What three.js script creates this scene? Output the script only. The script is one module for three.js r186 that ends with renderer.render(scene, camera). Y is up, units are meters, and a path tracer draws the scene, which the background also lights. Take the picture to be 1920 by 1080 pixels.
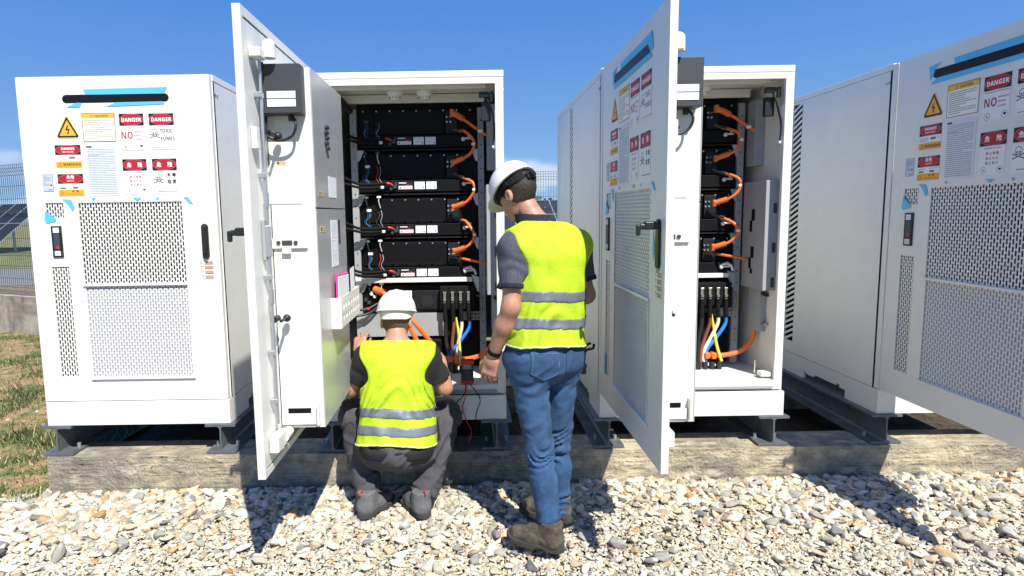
import * as THREE from 'three';
import { RoundedBoxGeometry } from 'three/addons/geometries/RoundedBoxGeometry.js';
import { mergeGeometries, mergeVertices } from 'three/addons/utils/BufferGeometryUtils.js';
import { ImprovedNoise } from 'three/addons/math/ImprovedNoise.js';

// ---------------------------------------------------------------- camera, sky, sun, exposure
const scene = new THREE.Scene();
const camera = new THREE.PerspectiveCamera(52.43, 16 / 9, 0.05, 600);
camera.position.set(2.540, 1.616, 3.398);
camera.rotation.order = 'YXZ';
camera.rotation.set(-0.1085, 0.0035, -0.0159);
camera.setViewOffset(1920, 1080, 86.4, 19.9, 1920, 1080);   // the photograph is cropped off-centre
scene.add(camera);

const EXPOSURE = 1.5;
const sun = new THREE.DirectionalLight(new THREE.Color(1.0, 0.955, 0.88), 5.0);
const SUN = new THREE.Vector3(0.33, 1.0, 0.686).normalize();
sun.position.copy(SUN).multiplyScalar(20).add(new THREE.Vector3(2.6, 0, 0));
sun.target.position.set(2.6, 0, 0);
sun.castShadow = true;
sun.shadow.mapSize.set(4096, 4096);
Object.assign(sun.shadow.camera, { left: -7, right: 7, top: 7, bottom: -7, near: 1, far: 50 });
scene.add(sun, sun.target);

const perlin = new ImprovedNoise();
const nz = (x, y, z = 0.37) => perlin.noise(x, y, z);
function fbm(x, y, z = 0.37, o = 4) { let s = 0, a = 0.5, f = 1; for (let i = 0; i < o; i++) { s += a * nz(x * f + i * 17.3, y * f - i * 9.1, z * f + i * 4.7); a *= 0.5; f *= 2.03; } return s; }
const sstep = (a, b, x) => { const t = Math.min(1, Math.max(0, (x - a) / (b - a))); return t * t * (3 - 2 * t); };
const mix = (a, b, t) => a + (b - a) * t;
const clamp = (x, a, b) => Math.min(b, Math.max(a, x));
{ // clear summer sky: deep blue above, paler to the horizon, a few low cumulus
  const w = 1024, h = 512, d = new Float32Array(w * h * 4);
  for (let j = 0; j < h; j++) {
    const el = ((j + 0.5) / h - 0.5) * Math.PI;
    const e = Math.max(0, Math.sin(el));
    const t = 1 - Math.exp(-e * 5.0);
    for (let i = 0; i < w; i++) {
      const az = (i + 0.5) / w * 2 * Math.PI;
      let r = mix(0.25, 0.017, t), g = mix(0.425, 0.124, t), b = mix(0.615, 0.462, t);
      const deg = el * 180 / Math.PI;
      if (deg > -1 && deg < 11) {
        const x = Math.cos(az) * 7, y = Math.sin(az) * 7;
        const n = fbm(x, y, deg * 0.42, 5) + 0.12 - Math.abs(deg - 3.0) * 0.085;
        const c = sstep(0.0, 0.2, n) * 0.5;
        r = mix(r, 0.66, c); g = mix(g, 0.68, c); b = mix(b, 0.71, c);
      }
      if (el < 0) { r = 0.22; g = 0.22; b = 0.2; }
      const o = (j * w + i) * 4; d[o] = r; d[o + 1] = g; d[o + 2] = b; d[o + 3] = 1;
    }
  }
  const t = new THREE.DataTexture(d, w, h, THREE.RGBAFormat, THREE.FloatType);
  t.mapping = THREE.EquirectangularReflectionMapping; t.magFilter = t.minFilter = THREE.LinearFilter; t.needsUpdate = true;
  scene.background = t; scene.environment = t;
}

// ---------------------------------------------------------------- helpers
function mulberry(a) { return () => { a |= 0; a = a + 0x6D2B79F5 | 0; let t = Math.imul(a ^ a >>> 15, 1 | a); t = t + Math.imul(t ^ t >>> 7, 61 | t) ^ t; return ((t ^ t >>> 14) >>> 0) / 4294967296; }; }
const taken = new Map();
function numbered(n) { const k = taken.get(n) || 0; taken.set(n, k + 1); return k ? n + '_' + String(k).padStart(3, '0') : n; }
function mesh(name, geo, mat, parent) {
  const m = new THREE.Mesh(geo, mat); m.name = name; m.castShadow = m.receiveShadow = true; if (parent) parent.add(m); return m;
}
function tag(o, label, category, group, kind) { o.name = numbered(o.name); o.userData.label = label; o.userData.category = category; if (group) o.userData.group = group; o.userData.kind = kind || 'thing'; if (!o.parent) scene.add(o); return o; }
function struct(o) { o.name = numbered(o.name); o.userData.kind = 'structure'; scene.add(o); return o; }
function base(name, x, y, z) { const g = new THREE.Group(); g.name = name; g.position.set(x, y, z); return g; }
const box = (w, h, d, x = 0, y = 0, z = 0) => new THREE.BoxGeometry(w, h, d).translate(x, y, z);
const rbox = (w, h, d, x = 0, y = 0, z = 0, r = 0.003) => new RoundedBoxGeometry(w, h, d, 1, Math.min(r, w / 2.2, h / 2.2, d / 2.2)).translate(x, y, z);
// box between two corners
const bb = (x0, x1, y0, y1, z0, z1) => box(Math.abs(x1 - x0), Math.abs(y1 - y0), Math.abs(z1 - z0), (x0 + x1) / 2, (y0 + y1) / 2, (z0 + z1) / 2);
const rb = (x0, x1, y0, y1, z0, z1, r = 0.003) => rbox(Math.abs(x1 - x0), Math.abs(y1 - y0), Math.abs(z1 - z0), (x0 + x1) / 2, (y0 + y1) / 2, (z0 + z1) / 2, r);
const cyl = (r, h, x, y, z, axis = 'y', seg = 16, r2 = r) => { const g = new THREE.CylinderGeometry(r2, r, h, seg); if (axis === 'x') g.rotateZ(-Math.PI / 2); if (axis === 'z') g.rotateX(Math.PI / 2); return g.translate(x, y, z); };
const V = (x, y, z) => new THREE.Vector3(x, y, z);
function tube(pts, r, seg = 24, rs = 8) { return new THREE.TubeGeometry(new THREE.CatmullRomCurve3(pts.map((p) => p.isVector3 ? p : V(...p)), false, 'catmullrom', 0.5), seg, r, rs, false); }
function join(gs) { return mergeGeometries(gs.map((g) => { let q = g.index ? g.toNonIndexed() : g; for (const k of Object.keys(q.attributes)) if (!['position', 'normal', 'uv'].includes(k)) q.deleteAttribute(k); if (!q.attributes.uv) q.setAttribute('uv', new THREE.BufferAttribute(new Float32Array(q.attributes.position.count * 2), 2)); return q; })); }
// uv in metres, projected along each face's main axis
function uvm(g, s = 1) {
  const p = g.attributes.position, n = g.attributes.normal, a = new Float32Array(p.count * 2);
  for (let i = 0; i < p.count; i++) {
    const ax = Math.abs(n.getX(i)), ay = Math.abs(n.getY(i)), az = Math.abs(n.getZ(i));
    let u, v; if (ax >= ay && ax >= az) { u = p.getZ(i); v = p.getY(i); } else if (ay >= az) { u = p.getX(i); v = p.getZ(i); } else { u = p.getX(i); v = p.getY(i); }
    a[2 * i] = u * s; a[2 * i + 1] = v * s;
  }
  g.setAttribute('uv', new THREE.BufferAttribute(a, 2)); return g;
}
// tileable noise texture; f(n) gets a periodic noise function and u,v in 0..1
function tex(size, f, srgb = true, rep = 1) {
  const d = new Uint8Array(size * size * 4);
  for (let j = 0; j < size; j++) for (let i = 0; i < size; i++) {
    const c = f(i / size, j / size); const o = (j * size + i) * 4;
    d[o] = clamp(c[0], 0, 1) * 255; d[o + 1] = clamp(c[1], 0, 1) * 255; d[o + 2] = clamp(c[2], 0, 1) * 255; d[o + 3] = 255;
  }
  const t = new THREE.DataTexture(d, size, size); t.wrapS = t.wrapT = THREE.RepeatWrapping; t.magFilter = THREE.LinearFilter; t.minFilter = THREE.LinearMipmapLinearFilter; t.generateMipmaps = true;
  if (srgb) t.colorSpace = THREE.SRGBColorSpace; t.repeat.set(rep, rep); t.needsUpdate = true; return t;
}
// periodic noise on the unit square via a 4-torus squeezed into two lookups
const per = (u, v, f, s = 0) => { const a = u * 2 * Math.PI, b = v * 2 * Math.PI, k = f / 6.283; return 0.5 * (nz(Math.cos(a) * k + s, Math.sin(a) * k + 3.1, Math.cos(b) * k + 7.7 + s) + nz(Math.sin(a) * k + 11.3 + s, Math.cos(b) * k, Math.sin(b) * k + 5.5)); };
const per4 = (u, v, f, s = 0) => per(u, v, f, s) + 0.5 * per(u, v, f * 2.1, s + 20) + 0.25 * per(u, v, f * 4.3, s + 40);
function canvasTex(w, h, draw) {
  const c = document.createElement('canvas'); c.width = w; c.height = h; const x = c.getContext('2d'); draw(x, w, h);
  const t = new THREE.CanvasTexture(c); t.colorSpace = THREE.SRGBColorSpace; t.anisotropy = 8; return t;
}
const std = (o) => new THREE.MeshStandardMaterial(o);
const lin = (r, g, b) => new THREE.Color().setRGB(r, g, b);

// ---------------------------------------------------------------- materials
const paintGrain = tex(256, (u, v) => { const n = 0.975 + 0.022 * per4(u, v, 9, 3) ; return [n, n, n * 0.995]; }, true, 0.8);
const peel = tex(256, (u, v) => { const n = 0.5 + 0.5 * per(u, v, 46, 8) + 0.3 * per(u, v, 90, 2); return [n, n, n]; }, false, 6);
const roughVar = tex(256, (u, v) => { const n = 0.86 + 0.30 * per4(u, v, 7, 9); return [n, n, n]; }, false, 0.7);
const M = {
  white: new THREE.MeshPhysicalMaterial({ color: lin(0.80, 0.795, 0.752), roughness: 0.42, map: paintGrain, roughnessMap: roughVar, bumpMap: peel, bumpScale: 0.00012 }),
  sheet: new THREE.MeshStandardMaterial({ color: lin(0.58, 0.585, 0.58), roughness: 0.34, metalness: 0.3, map: paintGrain, roughnessMap: roughVar }),
  zinc: std({ color: lin(0.50, 0.52, 0.55), roughness: 0.42, metalness: 0.75, roughnessMap: roughVar }),
  greyPaint: std({ color: lin(0.36, 0.375, 0.39), roughness: 0.5, map: paintGrain }),
  black: std({ color: lin(0.016, 0.017, 0.018), roughness: 0.42 }),
  module: new THREE.MeshPhysicalMaterial({ color: lin(0.005, 0.005, 0.006), roughness: 0.55, specularIntensity: 0.35 }), moduleGrey: new THREE.MeshPhysicalMaterial({ color: lin(0.016, 0.017, 0.019), roughness: 0.5, specularIntensity: 0.4 }),
  blackMatt: new THREE.MeshPhysicalMaterial({ color: lin(0.007, 0.007, 0.008), roughness: 0.75, specularIntensity: 0.4 }),
  blackGloss: new THREE.MeshPhysicalMaterial({ color: lin(0.008, 0.009, 0.010), roughness: 0.4, specularIntensity: 0.5 }),
  charcoal: std({ color: lin(0.045, 0.05, 0.055), roughness: 0.5 }),
  void: new THREE.MeshPhysicalMaterial({ color: lin(0.008, 0.008, 0.009), roughness: 0.95, specularIntensity: 0.2 }),
  ventBack: std({ color: lin(0.05, 0.05, 0.052), roughness: 0.95 }),
  filter: std({ color: lin(0.36, 0.365, 0.37), roughness: 0.95 }), filterMesh: std({ color: lin(0.68, 0.685, 0.68), roughness: 0.7 }),
  orange: std({ color: lin(0.78, 0.17, 0.035), roughness: 0.42 }),
  red: std({ color: lin(0.6, 0.03, 0.03), roughness: 0.45 }),
  blueCable: std({ color: lin(0.03, 0.22, 0.68), roughness: 0.4 }),
  brown: std({ color: lin(0.20, 0.07, 0.03), roughness: 0.45 }),
  ivory: std({ color: lin(0.74, 0.72, 0.55), roughness: 0.5 }),
  yellowGreen: std({ color: lin(0.62, 0.62, 0.06), roughness: 0.45 }),
  whitePlastic: std({ color: lin(0.8, 0.8, 0.78), roughness: 0.45 }),
  paper: std({ color: lin(0.8, 0.8, 0.8), roughness: 0.8, side: THREE.DoubleSide }),
  tape: std({ color: lin(0.10, 0.50, 0.76), roughness: 0.5, side: THREE.DoubleSide }),
  chrome: std({ color: lin(0.7, 0.7, 0.7), roughness: 0.22, metalness: 1 }),
  pink: std({ color: lin(0.80, 0.05, 0.32), roughness: 0.45, side: THREE.DoubleSide }),
};
// ---------------------------------------------------------------- ground, gravel, lawn
const CB = 0.385;                       // underside of the cabinets above the gravel
const PITCH = 1.6582, CW = 1.10, CH = 2.041, CD = 1.66;
const gy = (x, z) => (x - 2.2) * mix(0.009, -0.006, sstep(0.05, 0.6, z)) + 0.012 * fbm(x * 1.3, z * 1.3, 2.2, 3) - 0.020;
{
  const soilTex = tex(512, (u, v) => { const a = per4(u, v, 14, 1), b = per4(u, v, 60, 5), k = 0.46 + 0.22 * a + 0.22 * b; return [k * 1.0, k * 0.87, k * 0.66]; }, true, 0.9);
  const soilBump = tex(512, (u, v) => { const k = 0.5 + 0.5 * per4(u, v, 60, 5); return [k, k, k]; }, false, 0.9);
  const soil = std({ map: soilTex, bumpMap: soilBump, bumpScale: 0.012, roughness: 1, color: lin(0.85, 0.82, 0.78) });
  const far = new THREE.PlaneGeometry(800, 800).rotateX(-Math.PI / 2).translate(0, -0.06, -200);
  const fieldTex = tex(512, (u, v) => { const a = per4(u, v, 10, 2), b = per4(u, v, 45, 6), g = sstep(-0.15, 0.3, a + 0.4 * b); return [mix(0.52, 0.34, g) + 0.12 * b, mix(0.47, 0.40, g) + 0.12 * b, mix(0.34, 0.19, g) + 0.08 * b]; }, true, 0.25);
  const f = mesh('field', uvm(far), std({ map: fieldTex, roughness: 1 })); struct(f);
  // bed under the stones
  const g = new THREE.PlaneGeometry(10.6, 4.2, 120, 48).rotateX(-Math.PI / 2).translate(3.6, 0, 1.7);
  const p = g.attributes.position; for (let i = 0; i < p.count; i++) p.setY(i, gy(p.getX(i), p.getZ(i)) - 0.016);
  g.computeVertexNormals();
  const bed = mesh('gravel_ground', uvm(g), soil); struct(bed);
  // ground under and behind the cabinets
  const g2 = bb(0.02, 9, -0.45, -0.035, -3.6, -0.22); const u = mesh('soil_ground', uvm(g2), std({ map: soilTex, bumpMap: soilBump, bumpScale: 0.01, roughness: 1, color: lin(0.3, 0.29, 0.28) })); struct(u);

  // stones
  const R = mulberry(7);
  function stoneGeo(seed, flat) {
    const g = mergeVertices(new THREE.IcosahedronGeometry(1, 2).deleteAttribute('uv').deleteAttribute('normal'));
    const p = g.attributes.position;
    const r = mulberry(seed), planes = []; for (let k = 0; k < 9; k++) planes.push([V(r() - 0.5, r() - 0.5, r() - 0.5).normalize(), 0.50 + 0.34 * r()]);
    for (let i = 0; i < p.count; i++) {
      const v = V(p.getX(i), p.getY(i), p.getZ(i));
      v.multiplyScalar(1 + 0.28 * nz(v.x * 0.9 + seed, v.y * 0.9, v.z * 0.9) + 0.07 * nz(v.x * 3, v.y * 3 + seed, v.z * 3));
      for (const [n, d] of planes) { const e = v.dot(n) - d; if (e > 0) v.addScaledVector(n, -e * 0.92); }
      p.setXYZ(i, v.x, v.y * flat, v.z * 0.82);
    }
    g.computeVertexNormals(); g.setAttribute('uv', new THREE.BufferAttribute(new Float32Array(p.count * 2).map((_, i) => (i % 2 ? p.getY(i >> 1) : p.getX(i >> 1)) * 0.5), 2)); return g;
  }
  const stoneTex = tex(256, (u, v) => { const k = 0.90 + 0.16 * per4(u, v, 8, 4) + 0.10 * per4(u, v, 30, 9); return [k, k * 0.99, k * 0.97]; }, true, 1);
  const pal = [[0.60, 0.545, 0.43], [0.66, 0.625, 0.53], [0.72, 0.70, 0.63], [0.52, 0.43, 0.30], [0.50, 0.35, 0.19], [0.40, 0.38, 0.335], [0.38, 0.37, 0.34], [0.22, 0.22, 0.23], [0.13, 0.135, 0.14], [0.58, 0.565, 0.53], [0.52, 0.27, 0.12], [0.44, 0.36, 0.29]];
  const wts = [15, 19, 19, 9, 3.5, 10, 8, 4, 2, 17, 0.7, 3]; const wsum = wts.reduce((a, b) => a + b);
  const pick = () => { let t = R() * wsum; for (let i = 0; i < wts.length; i++) { t -= wts[i]; if (t < 0) return i; } return 0; };
  const fine = (x, z) => sstep(0.25, 0.75, z + 0.35 * fbm(x * 0.9 + 4, z * 1.4, 1, 3) + 0.10 * sstep(1.5, 3, x) - 0.25 * sstep(1.3, 0.0, x));
  const all = [];
  function scatter(n, x0, x1, z0, z1, big) {
    for (let i = 0; i < n; i++) {
      const x = mix(x0, x1, R()), z = mix(z0, z1, R());
      if (x < -0.02 && z < 0.10 + 0.1 * nz(x * 5, 1)) continue;
      const f = fine(x, z), q = R();
      let s = mix(0.0215, 0.0125, f) * (0.5 + 0.85 * q * q); if (R() < big * (1 - 0.8 * f)) s = 0.024 + 0.017 * R() * R();
      all.push([x, z, s, R() * 6.28, (R() - 0.5) * 0.9, (R() - 0.5) * 0.9, pick(), R()]);
    }
  }
  scatter(24000, -0.7, 6.6, 0.045, 1.15, 0.12); for (let i = 0; i < 44000; i++) all.push([mix(0, 6.6, R()), mix(0.05, 1.15, R()), 0.005 + 0.005 * R(), R() * 6.28, R() - 0.5, R() - 0.5, pick(), R()]);
  scatter(26000, -1.5, 8.8, 0.045, 3.7, 0.12); scatter(90000, -1.5, 8.2, 1.1, 3.3, 0.12);
  // a stone keeps off the spots where boots stand
  const vis = all.filter((s) => s[1] < 1.0 && s[0] > -0.3 && s[0] < 6.1 && s[1] > 0.06).sort((a, b) => b[2] - a[2]).slice(0, 300); const picked = new Set(vis);
  const geos = [3, 11, 23, 37, 51, 68].map((s, i) => stoneGeo(s, 0.55 + 0.06 * i));
  const mats = pal.map((c) => std({ color: lin(...c), map: stoneTex, roughness: 0.85 }));
  const place = (o, s) => { const [x, z, r, a, b, c, , q] = s; o.position.set(x, gy(x, z) + r * (0.10 + 0.75 * q) + (r > 0.02 ? 0.006 : 0), z); o.rotation.set(b, a, c); o.scale.set(r * (1 + 0.5 * ((q * 7) % 1)), r * (0.75 + 0.4 * ((q * 13) % 1)), r * (0.85 + 0.3 * ((q * 29) % 1))); };
  vis.forEach((s, i) => { const m = mesh('stone', geos[i % 6], mats[s[6]], bed); place(m, s); });
  const rest = all.filter((s) => !picked.has(s));
  const im = new THREE.InstancedMesh(geos[1], std({ map: stoneTex, roughness: 0.85 }), rest.length); im.name = 'small_stones'; im.userData.kind = 'stuff'; im.castShadow = im.receiveShadow = true;
  const o = new THREE.Object3D(), col = new THREE.Color();
  rest.forEach((s, i) => { place(o, s); o.updateMatrix(); im.setMatrixAt(i, o.matrix); const c = pal[s[6]], k = 0.86 + 0.38 * s[7]; col.setRGB(c[0] * k * 1.03, c[1] * k, c[2] * k * 0.94); im.setColorAt(i, col); });
  bed.add(im);

  // lawn beside the first cabinet
  const lawnTex = tex(512, (u, v) => { const a = per4(u, v, 9, 2), b = per4(u, v, 55, 6), g = sstep(-0.1, 0.35, a + 0.3 * b); return [mix(0.60, 0.36, g) + 0.2 * b, mix(0.50, 0.40, g) + 0.2 * b, mix(0.36, 0.20, g) + 0.14 * b]; }, true, 0.7);
  const lg = new THREE.PlaneGeometry(9.0, 5.6, 90, 60).rotateX(-Math.PI / 2).translate(-4.52, 0, -2.5);
  const lp = lg.attributes.position; for (let i = 0; i < lp.count; i++) lp.setY(i, -0.02 + 0.05 * fbm(lp.getX(i) * 2, lp.getZ(i) * 2, 5, 3) + 0.03 * sstep(0, -3, lp.getZ(i)));
  lg.computeVertexNormals(); const lawn = mesh('lawn', uvm(lg), std({ map: lawnTex, roughness: 1, bumpMap: soilBump, bumpScale: 0.02 })); struct(lawn);
  const bl = new THREE.BufferGeometry(); // one bent blade
  bl.setAttribute('position', new THREE.BufferAttribute(new Float32Array([-0.5, 0, 0, 0.5, 0, 0, -0.36, 0.5, 0.10, 0.36, 0.5, 0.10, 0, 1, 0.42]), 3)); bl.setIndex([0, 1, 2, 2, 1, 3, 2, 3, 4]); bl.computeVertexNormals();
  bl.setAttribute('uv', new THREE.BufferAttribute(new Float32Array(10), 2));
  const N = 40000, gm = new THREE.InstancedMesh(bl, std({ roughness: 0.8, side: THREE.DoubleSide }), N); gm.name = 'grass'; let c = 0;
  const gpal = [[0.075, 0.115, 0.026], [0.055, 0.095, 0.02], [0.10, 0.13, 0.04], [0.33, 0.28, 0.13], [0.42, 0.37, 0.2]];
  let guard = 0;
  while (c < N && guard++ < 400000) {
    const z = mix(0.22, -4.6, Math.pow(R(), 1.5)); const xr = -0.03 - Math.max(0, -z) * 0.55;
    const x = mix(xr - 0.9 - Math.max(0, -z) * 0.35, Math.min(-0.03, xr + 0.6 + Math.max(0, -z) * .2), R());
    const d = fbm(x * 2.1, z * 2.1, 8, 3) + 0.10; if (R() > sstep(-0.12, 0.32, d) + 0.10) continue;
    const hgt = (0.020 + 0.05 * R() * R() + (R() < 0.05 ? 0.08 : 0)) * (0.6 + 1.1 * sstep(0, 0.5, d)); const w = 0.004 + 0.005 * R();
    o.position.set(x, -0.02 + 0.05 * fbm(x * 2, z * 2, 5, 3) + 0.03 * sstep(0, -3, z) - 0.004, z); o.rotation.set((R() - 0.4) * 0.9, R() * 6.28, (R() - 0.5) * 0.7); o.scale.set(w, hgt, hgt * (0.6 + R())); o.updateMatrix(); gm.setMatrixAt(c, o.matrix);
    const dry = R() < 0.20 + 0.3 * sstep(0.2, -0.2, d); const q = gpal[dry ? 3 + (R() < 0.5 ? 1 : 0) : Math.floor(R() * 3)], k = 0.7 + 0.6 * R(); col.setRGB(q[0] * k, q[1] * k, q[2] * k); gm.setColorAt(c++, col);
  }
  gm.count = c; gm.castShadow = gm.receiveShadow = true; tag(gm, 'patchy green and dry grass growing beside the first cabinet', 'grass', null, 'stuff');
  const fl = new THREE.InstancedMesh(new THREE.SphereGeometry(1, 8, 5), std({ color: lin(0.8, 0.8, 0.76), roughness: 0.8 }), 10); fl.name = 'daisies';
  for (let i = 0; i < 10; i++) { const z = mix(0.15, -2.4, R()), x = -0.06 - Math.max(0, -z) * 0.5 - 0.5 * R(); o.position.set(x, 0.055 + 0.03 * R(), z); o.rotation.set(0.3 * R(), 0, 0.3 * R()); o.scale.set(0.011, 0.005, 0.011); o.updateMatrix(); fl.setMatrixAt(i, o.matrix); }
  tag(fl, 'tiny white daisies dotted through the grass', 'flowers', null, 'stuff');

  // yard beyond the fence: pale verge, road, grass strip
  struct(mesh('road', uvm(bb(-60, -6.0, -0.3, -0.01, -16.4, -11.3)), std({ map: tex(256, (u, v) => { const k = 0.52 + 0.14 * per4(u, v, 40, 2); return [k, k, k * 0.98]; }, true, 0.5), roughness: 0.95, color: lin(0.8, 0.8, 0.8) })));
  struct(mesh('gravel_path', uvm(bb(-60, -4.0, -0.3, -0.02, -11.25, -6.2)), std({ map: soilTex, roughness: 1, color: lin(1.15, 1.15, 1.2) })));
}
// ---------------------------------------------------------------- concrete strips and steel beams
{
  const conc = (() => { const w = 2048, h = 256, d = new Uint8Array(w * h * 4), U = 4.4, H = 0.45;   // 4.4 m x 0.45 m, mirrored along the strip
    for (let j = 0; j < h; j++) for (let i = 0; i < w; i++) { const x = i / w * U, y = j / h * H, o = (j * w + i) * 4;
      const board = Math.floor((y + 0.006 * nz(x * 0.8, 1.1)) / 0.078), gr = nz(x * 2.2, y * 190 + board * 9, board * 3.3) + 0.6 * nz(x * 7, y * 420, board * 5.1), big = fbm(x * 2.2, y * 3.4, 3, 4), mid = fbm(x * 13, y * 17, 7, 4), fine = nz(x * 160, y * 160, 2), sp = nz(x * 420, y * 420, 6);
      const crack = sstep(0.012, 0.0, Math.abs(fbm(x * 2.6, y * 7 + board * 0.4, 11, 4))) * sstep(0.0, 0.25, fbm(x * 0.9, y * 2, 20, 2)), lime = sstep(0.12, 0.32, fbm(x * 5, y * 11, 31, 4));
      let k = 0.60 + 0.022 * gr + 0.26 * big + 0.24 * mid - 0.16 * sstep(0.45, 0.7, nz(x * 90, y * 90, 9)) - 0.10 * sstep(0.05, 0.0, Math.abs((y + 0.006 * nz(x * 0.8, 1.1)) / 0.078 - board - 0.5 > 0 ? 1 - ((y + 0.006 * nz(x * 0.8, 1.1)) / 0.078 - board) : (y + 0.006 * nz(x * 0.8, 1.1)) / 0.078 - board)) + 0.09 * fine + 0.08 * sp + 0.04 * nz(board * 7.3, 2.2); k = mix(k, 0.80, lime * 0.7); k *= 1 - 0.55 * crack; const t = sstep(-0.25, 0.25, big + 0.3 * mid);
      d[o] = clamp(k * mix(0.98, 1.03, t), 0, 1) * 255; d[o + 1] = clamp(k * mix(0.95, 0.975, t), 0, 1) * 255; d[o + 2] = clamp(k * mix(0.90, 0.86, t), 0, 1) * 255; d[o + 3] = 255; }
    const t = new THREE.DataTexture(d, w, h); t.wrapS = t.wrapT = THREE.MirroredRepeatWrapping; t.magFilter = THREE.LinearFilter; t.minFilter = THREE.LinearMipmapLinearFilter; t.generateMipmaps = true; t.colorSpace = THREE.SRGBColorSpace; t.repeat.set(1 / U, 1 / H); t.needsUpdate = true; return t; })();
  const cb = tex(512, (u, v) => { const k = 0.5 + 0.5 * per4(u, v, 50, 2) + 0.05 * nz(Math.cos(u * 6.283) * 1.2, Math.sin(u * 6.283) * 1.2, v * 90); return [k, k, k]; }, false, 1.2);
  const mat = std({ map: conc, bumpMap: cb, bumpScale: 0.010, roughness: 0.92, color: lin(0.90, 0.86, 0.765) });
  function strip(name, x0, x1, y0, y1, zf, zb, label, rough) {
    const g = new THREE.BoxGeometry(x1 - x0, y1 - y0, zf - zb, 620, 26, 6).translate((x0 + x1) / 2, (y0 + y1) / 2, (zf + zb) / 2);
    const p = g.attributes.position;
    for (let i = 0; i < p.count; i++) {
      let x = p.getX(i), y = p.getY(i), z = p.getZ(i);
      const fr = sstep(zf - 0.02, zf, z), tp = sstep(y1 - 0.02, y1, y);
      let d = 0;
      if (fr > 0) { const b = (y - y0 + 0.008 * nz(x * 0.7, 1)) / 0.078, j = Math.abs(b - Math.round(b)); d += -0.006 * sstep(0.09, 0.0, j) * sstep(-0.1, 0.35, fbm(x * 2.3, Math.round(b) * 3.1)) + 0.004 * nz(Math.floor(b) * 7.7, 3.3) + 0.006 * fbm(x * 4, y * 14, 1, 3) - 0.012 * sstep(0.28, 0.5, fbm(x * 3.1, y * 9, 6, 3)); }
      z += fr * d;
      y += tp * (0.004 * fbm(x * 5, z * 5, 3, 3) - 0.012 * fr * sstep(0.12, 0.45, fbm(x * 7, 4, 2, 3)));
      p.setXYZ(i, x, y, z);
    }
    g.computeVertexNormals(); const m = mesh(name, uvm(g), mat); tag(m, label, 'foundation', 'concrete foundation strips'); return m;
  }
  strip('concrete_foundation', -0.005, 8.6, -0.25, 0.200, 0.03, -0.215, 'long weathered board-marked concrete strip behind the gravel, under the cabinet fronts');
  strip('concrete_foundation', -0.005, 8.6, -0.25, 0.200, -1.30, -1.55, 'shaded concrete strip under the backs of the cabinets');
  // wide-flange beams
  const steel = std({ color: lin(0.20, 0.225, 0.245), roughness: 0.55, metalness: 0.35, map: tex(256, (u, v) => { const k = 0.86 + 0.2 * per4(u, v, 8, 3) + 0.12 * per(u, v, 40, 2); return [k, k, k]; }, true, 1.5) });
  const h = 0.181, w = 0.18, t = 0.014, tw = 0.0085, s = new THREE.Shape();
  const P = [[-w / 2, 0], [w / 2, 0], [w / 2, t], [tw / 2 + 0.012, t], [tw / 2, t + 0.012], [tw / 2, h - t - 0.012], [tw / 2 + 0.012, h - t], [w / 2, h - t], [w / 2, h], [-w / 2, h], [-w / 2, h - t], [-tw / 2 - 0.012, h - t], [-tw / 2, h - t - 0.012], [-tw / 2, t + 0.012], [-tw / 2 - 0.012, t], [-w / 2, t]];
  P.forEach(([x, y], i) => (i ? s.lineTo(x, y) : s.moveTo(x, y)));
  const bg = uvm(new THREE.ExtrudeGeometry(s, { depth: 1.66, bevelEnabled: false }).translate(0, 0, -1.645));
  const who = ['closed cabinet', 'cabinet behind the crouching worker', 'open cabinet with blue cable', 'cabinet at the picture edge'];
  const clip = new THREE.BoxGeometry(0.05, 0.012, 0.06);
  for (let i = 0; i < 4; i++) for (let k = 0; k < 2; k++) {
    const b = base('steel_beam', i * PITCH + (k ? 1.04 : 0.055), 0.2035, 0);
    mesh('beam_profile', bg, steel, b);
    for (const sx of [-1, 1]) { const m = mesh('clamp_bolt', cyl(0.012, 0.03, 0, 0, 0, 'y', 6), M.zinc, b); m.position.set(sx * 0.06, t + 0.012, -0.09); }
    tag(b, `grey steel beam under the ${k ? 'right' : 'left'} side of the ${who[i]}`, 'beam', 'steel beams under the cabinets');
  }
}
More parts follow.
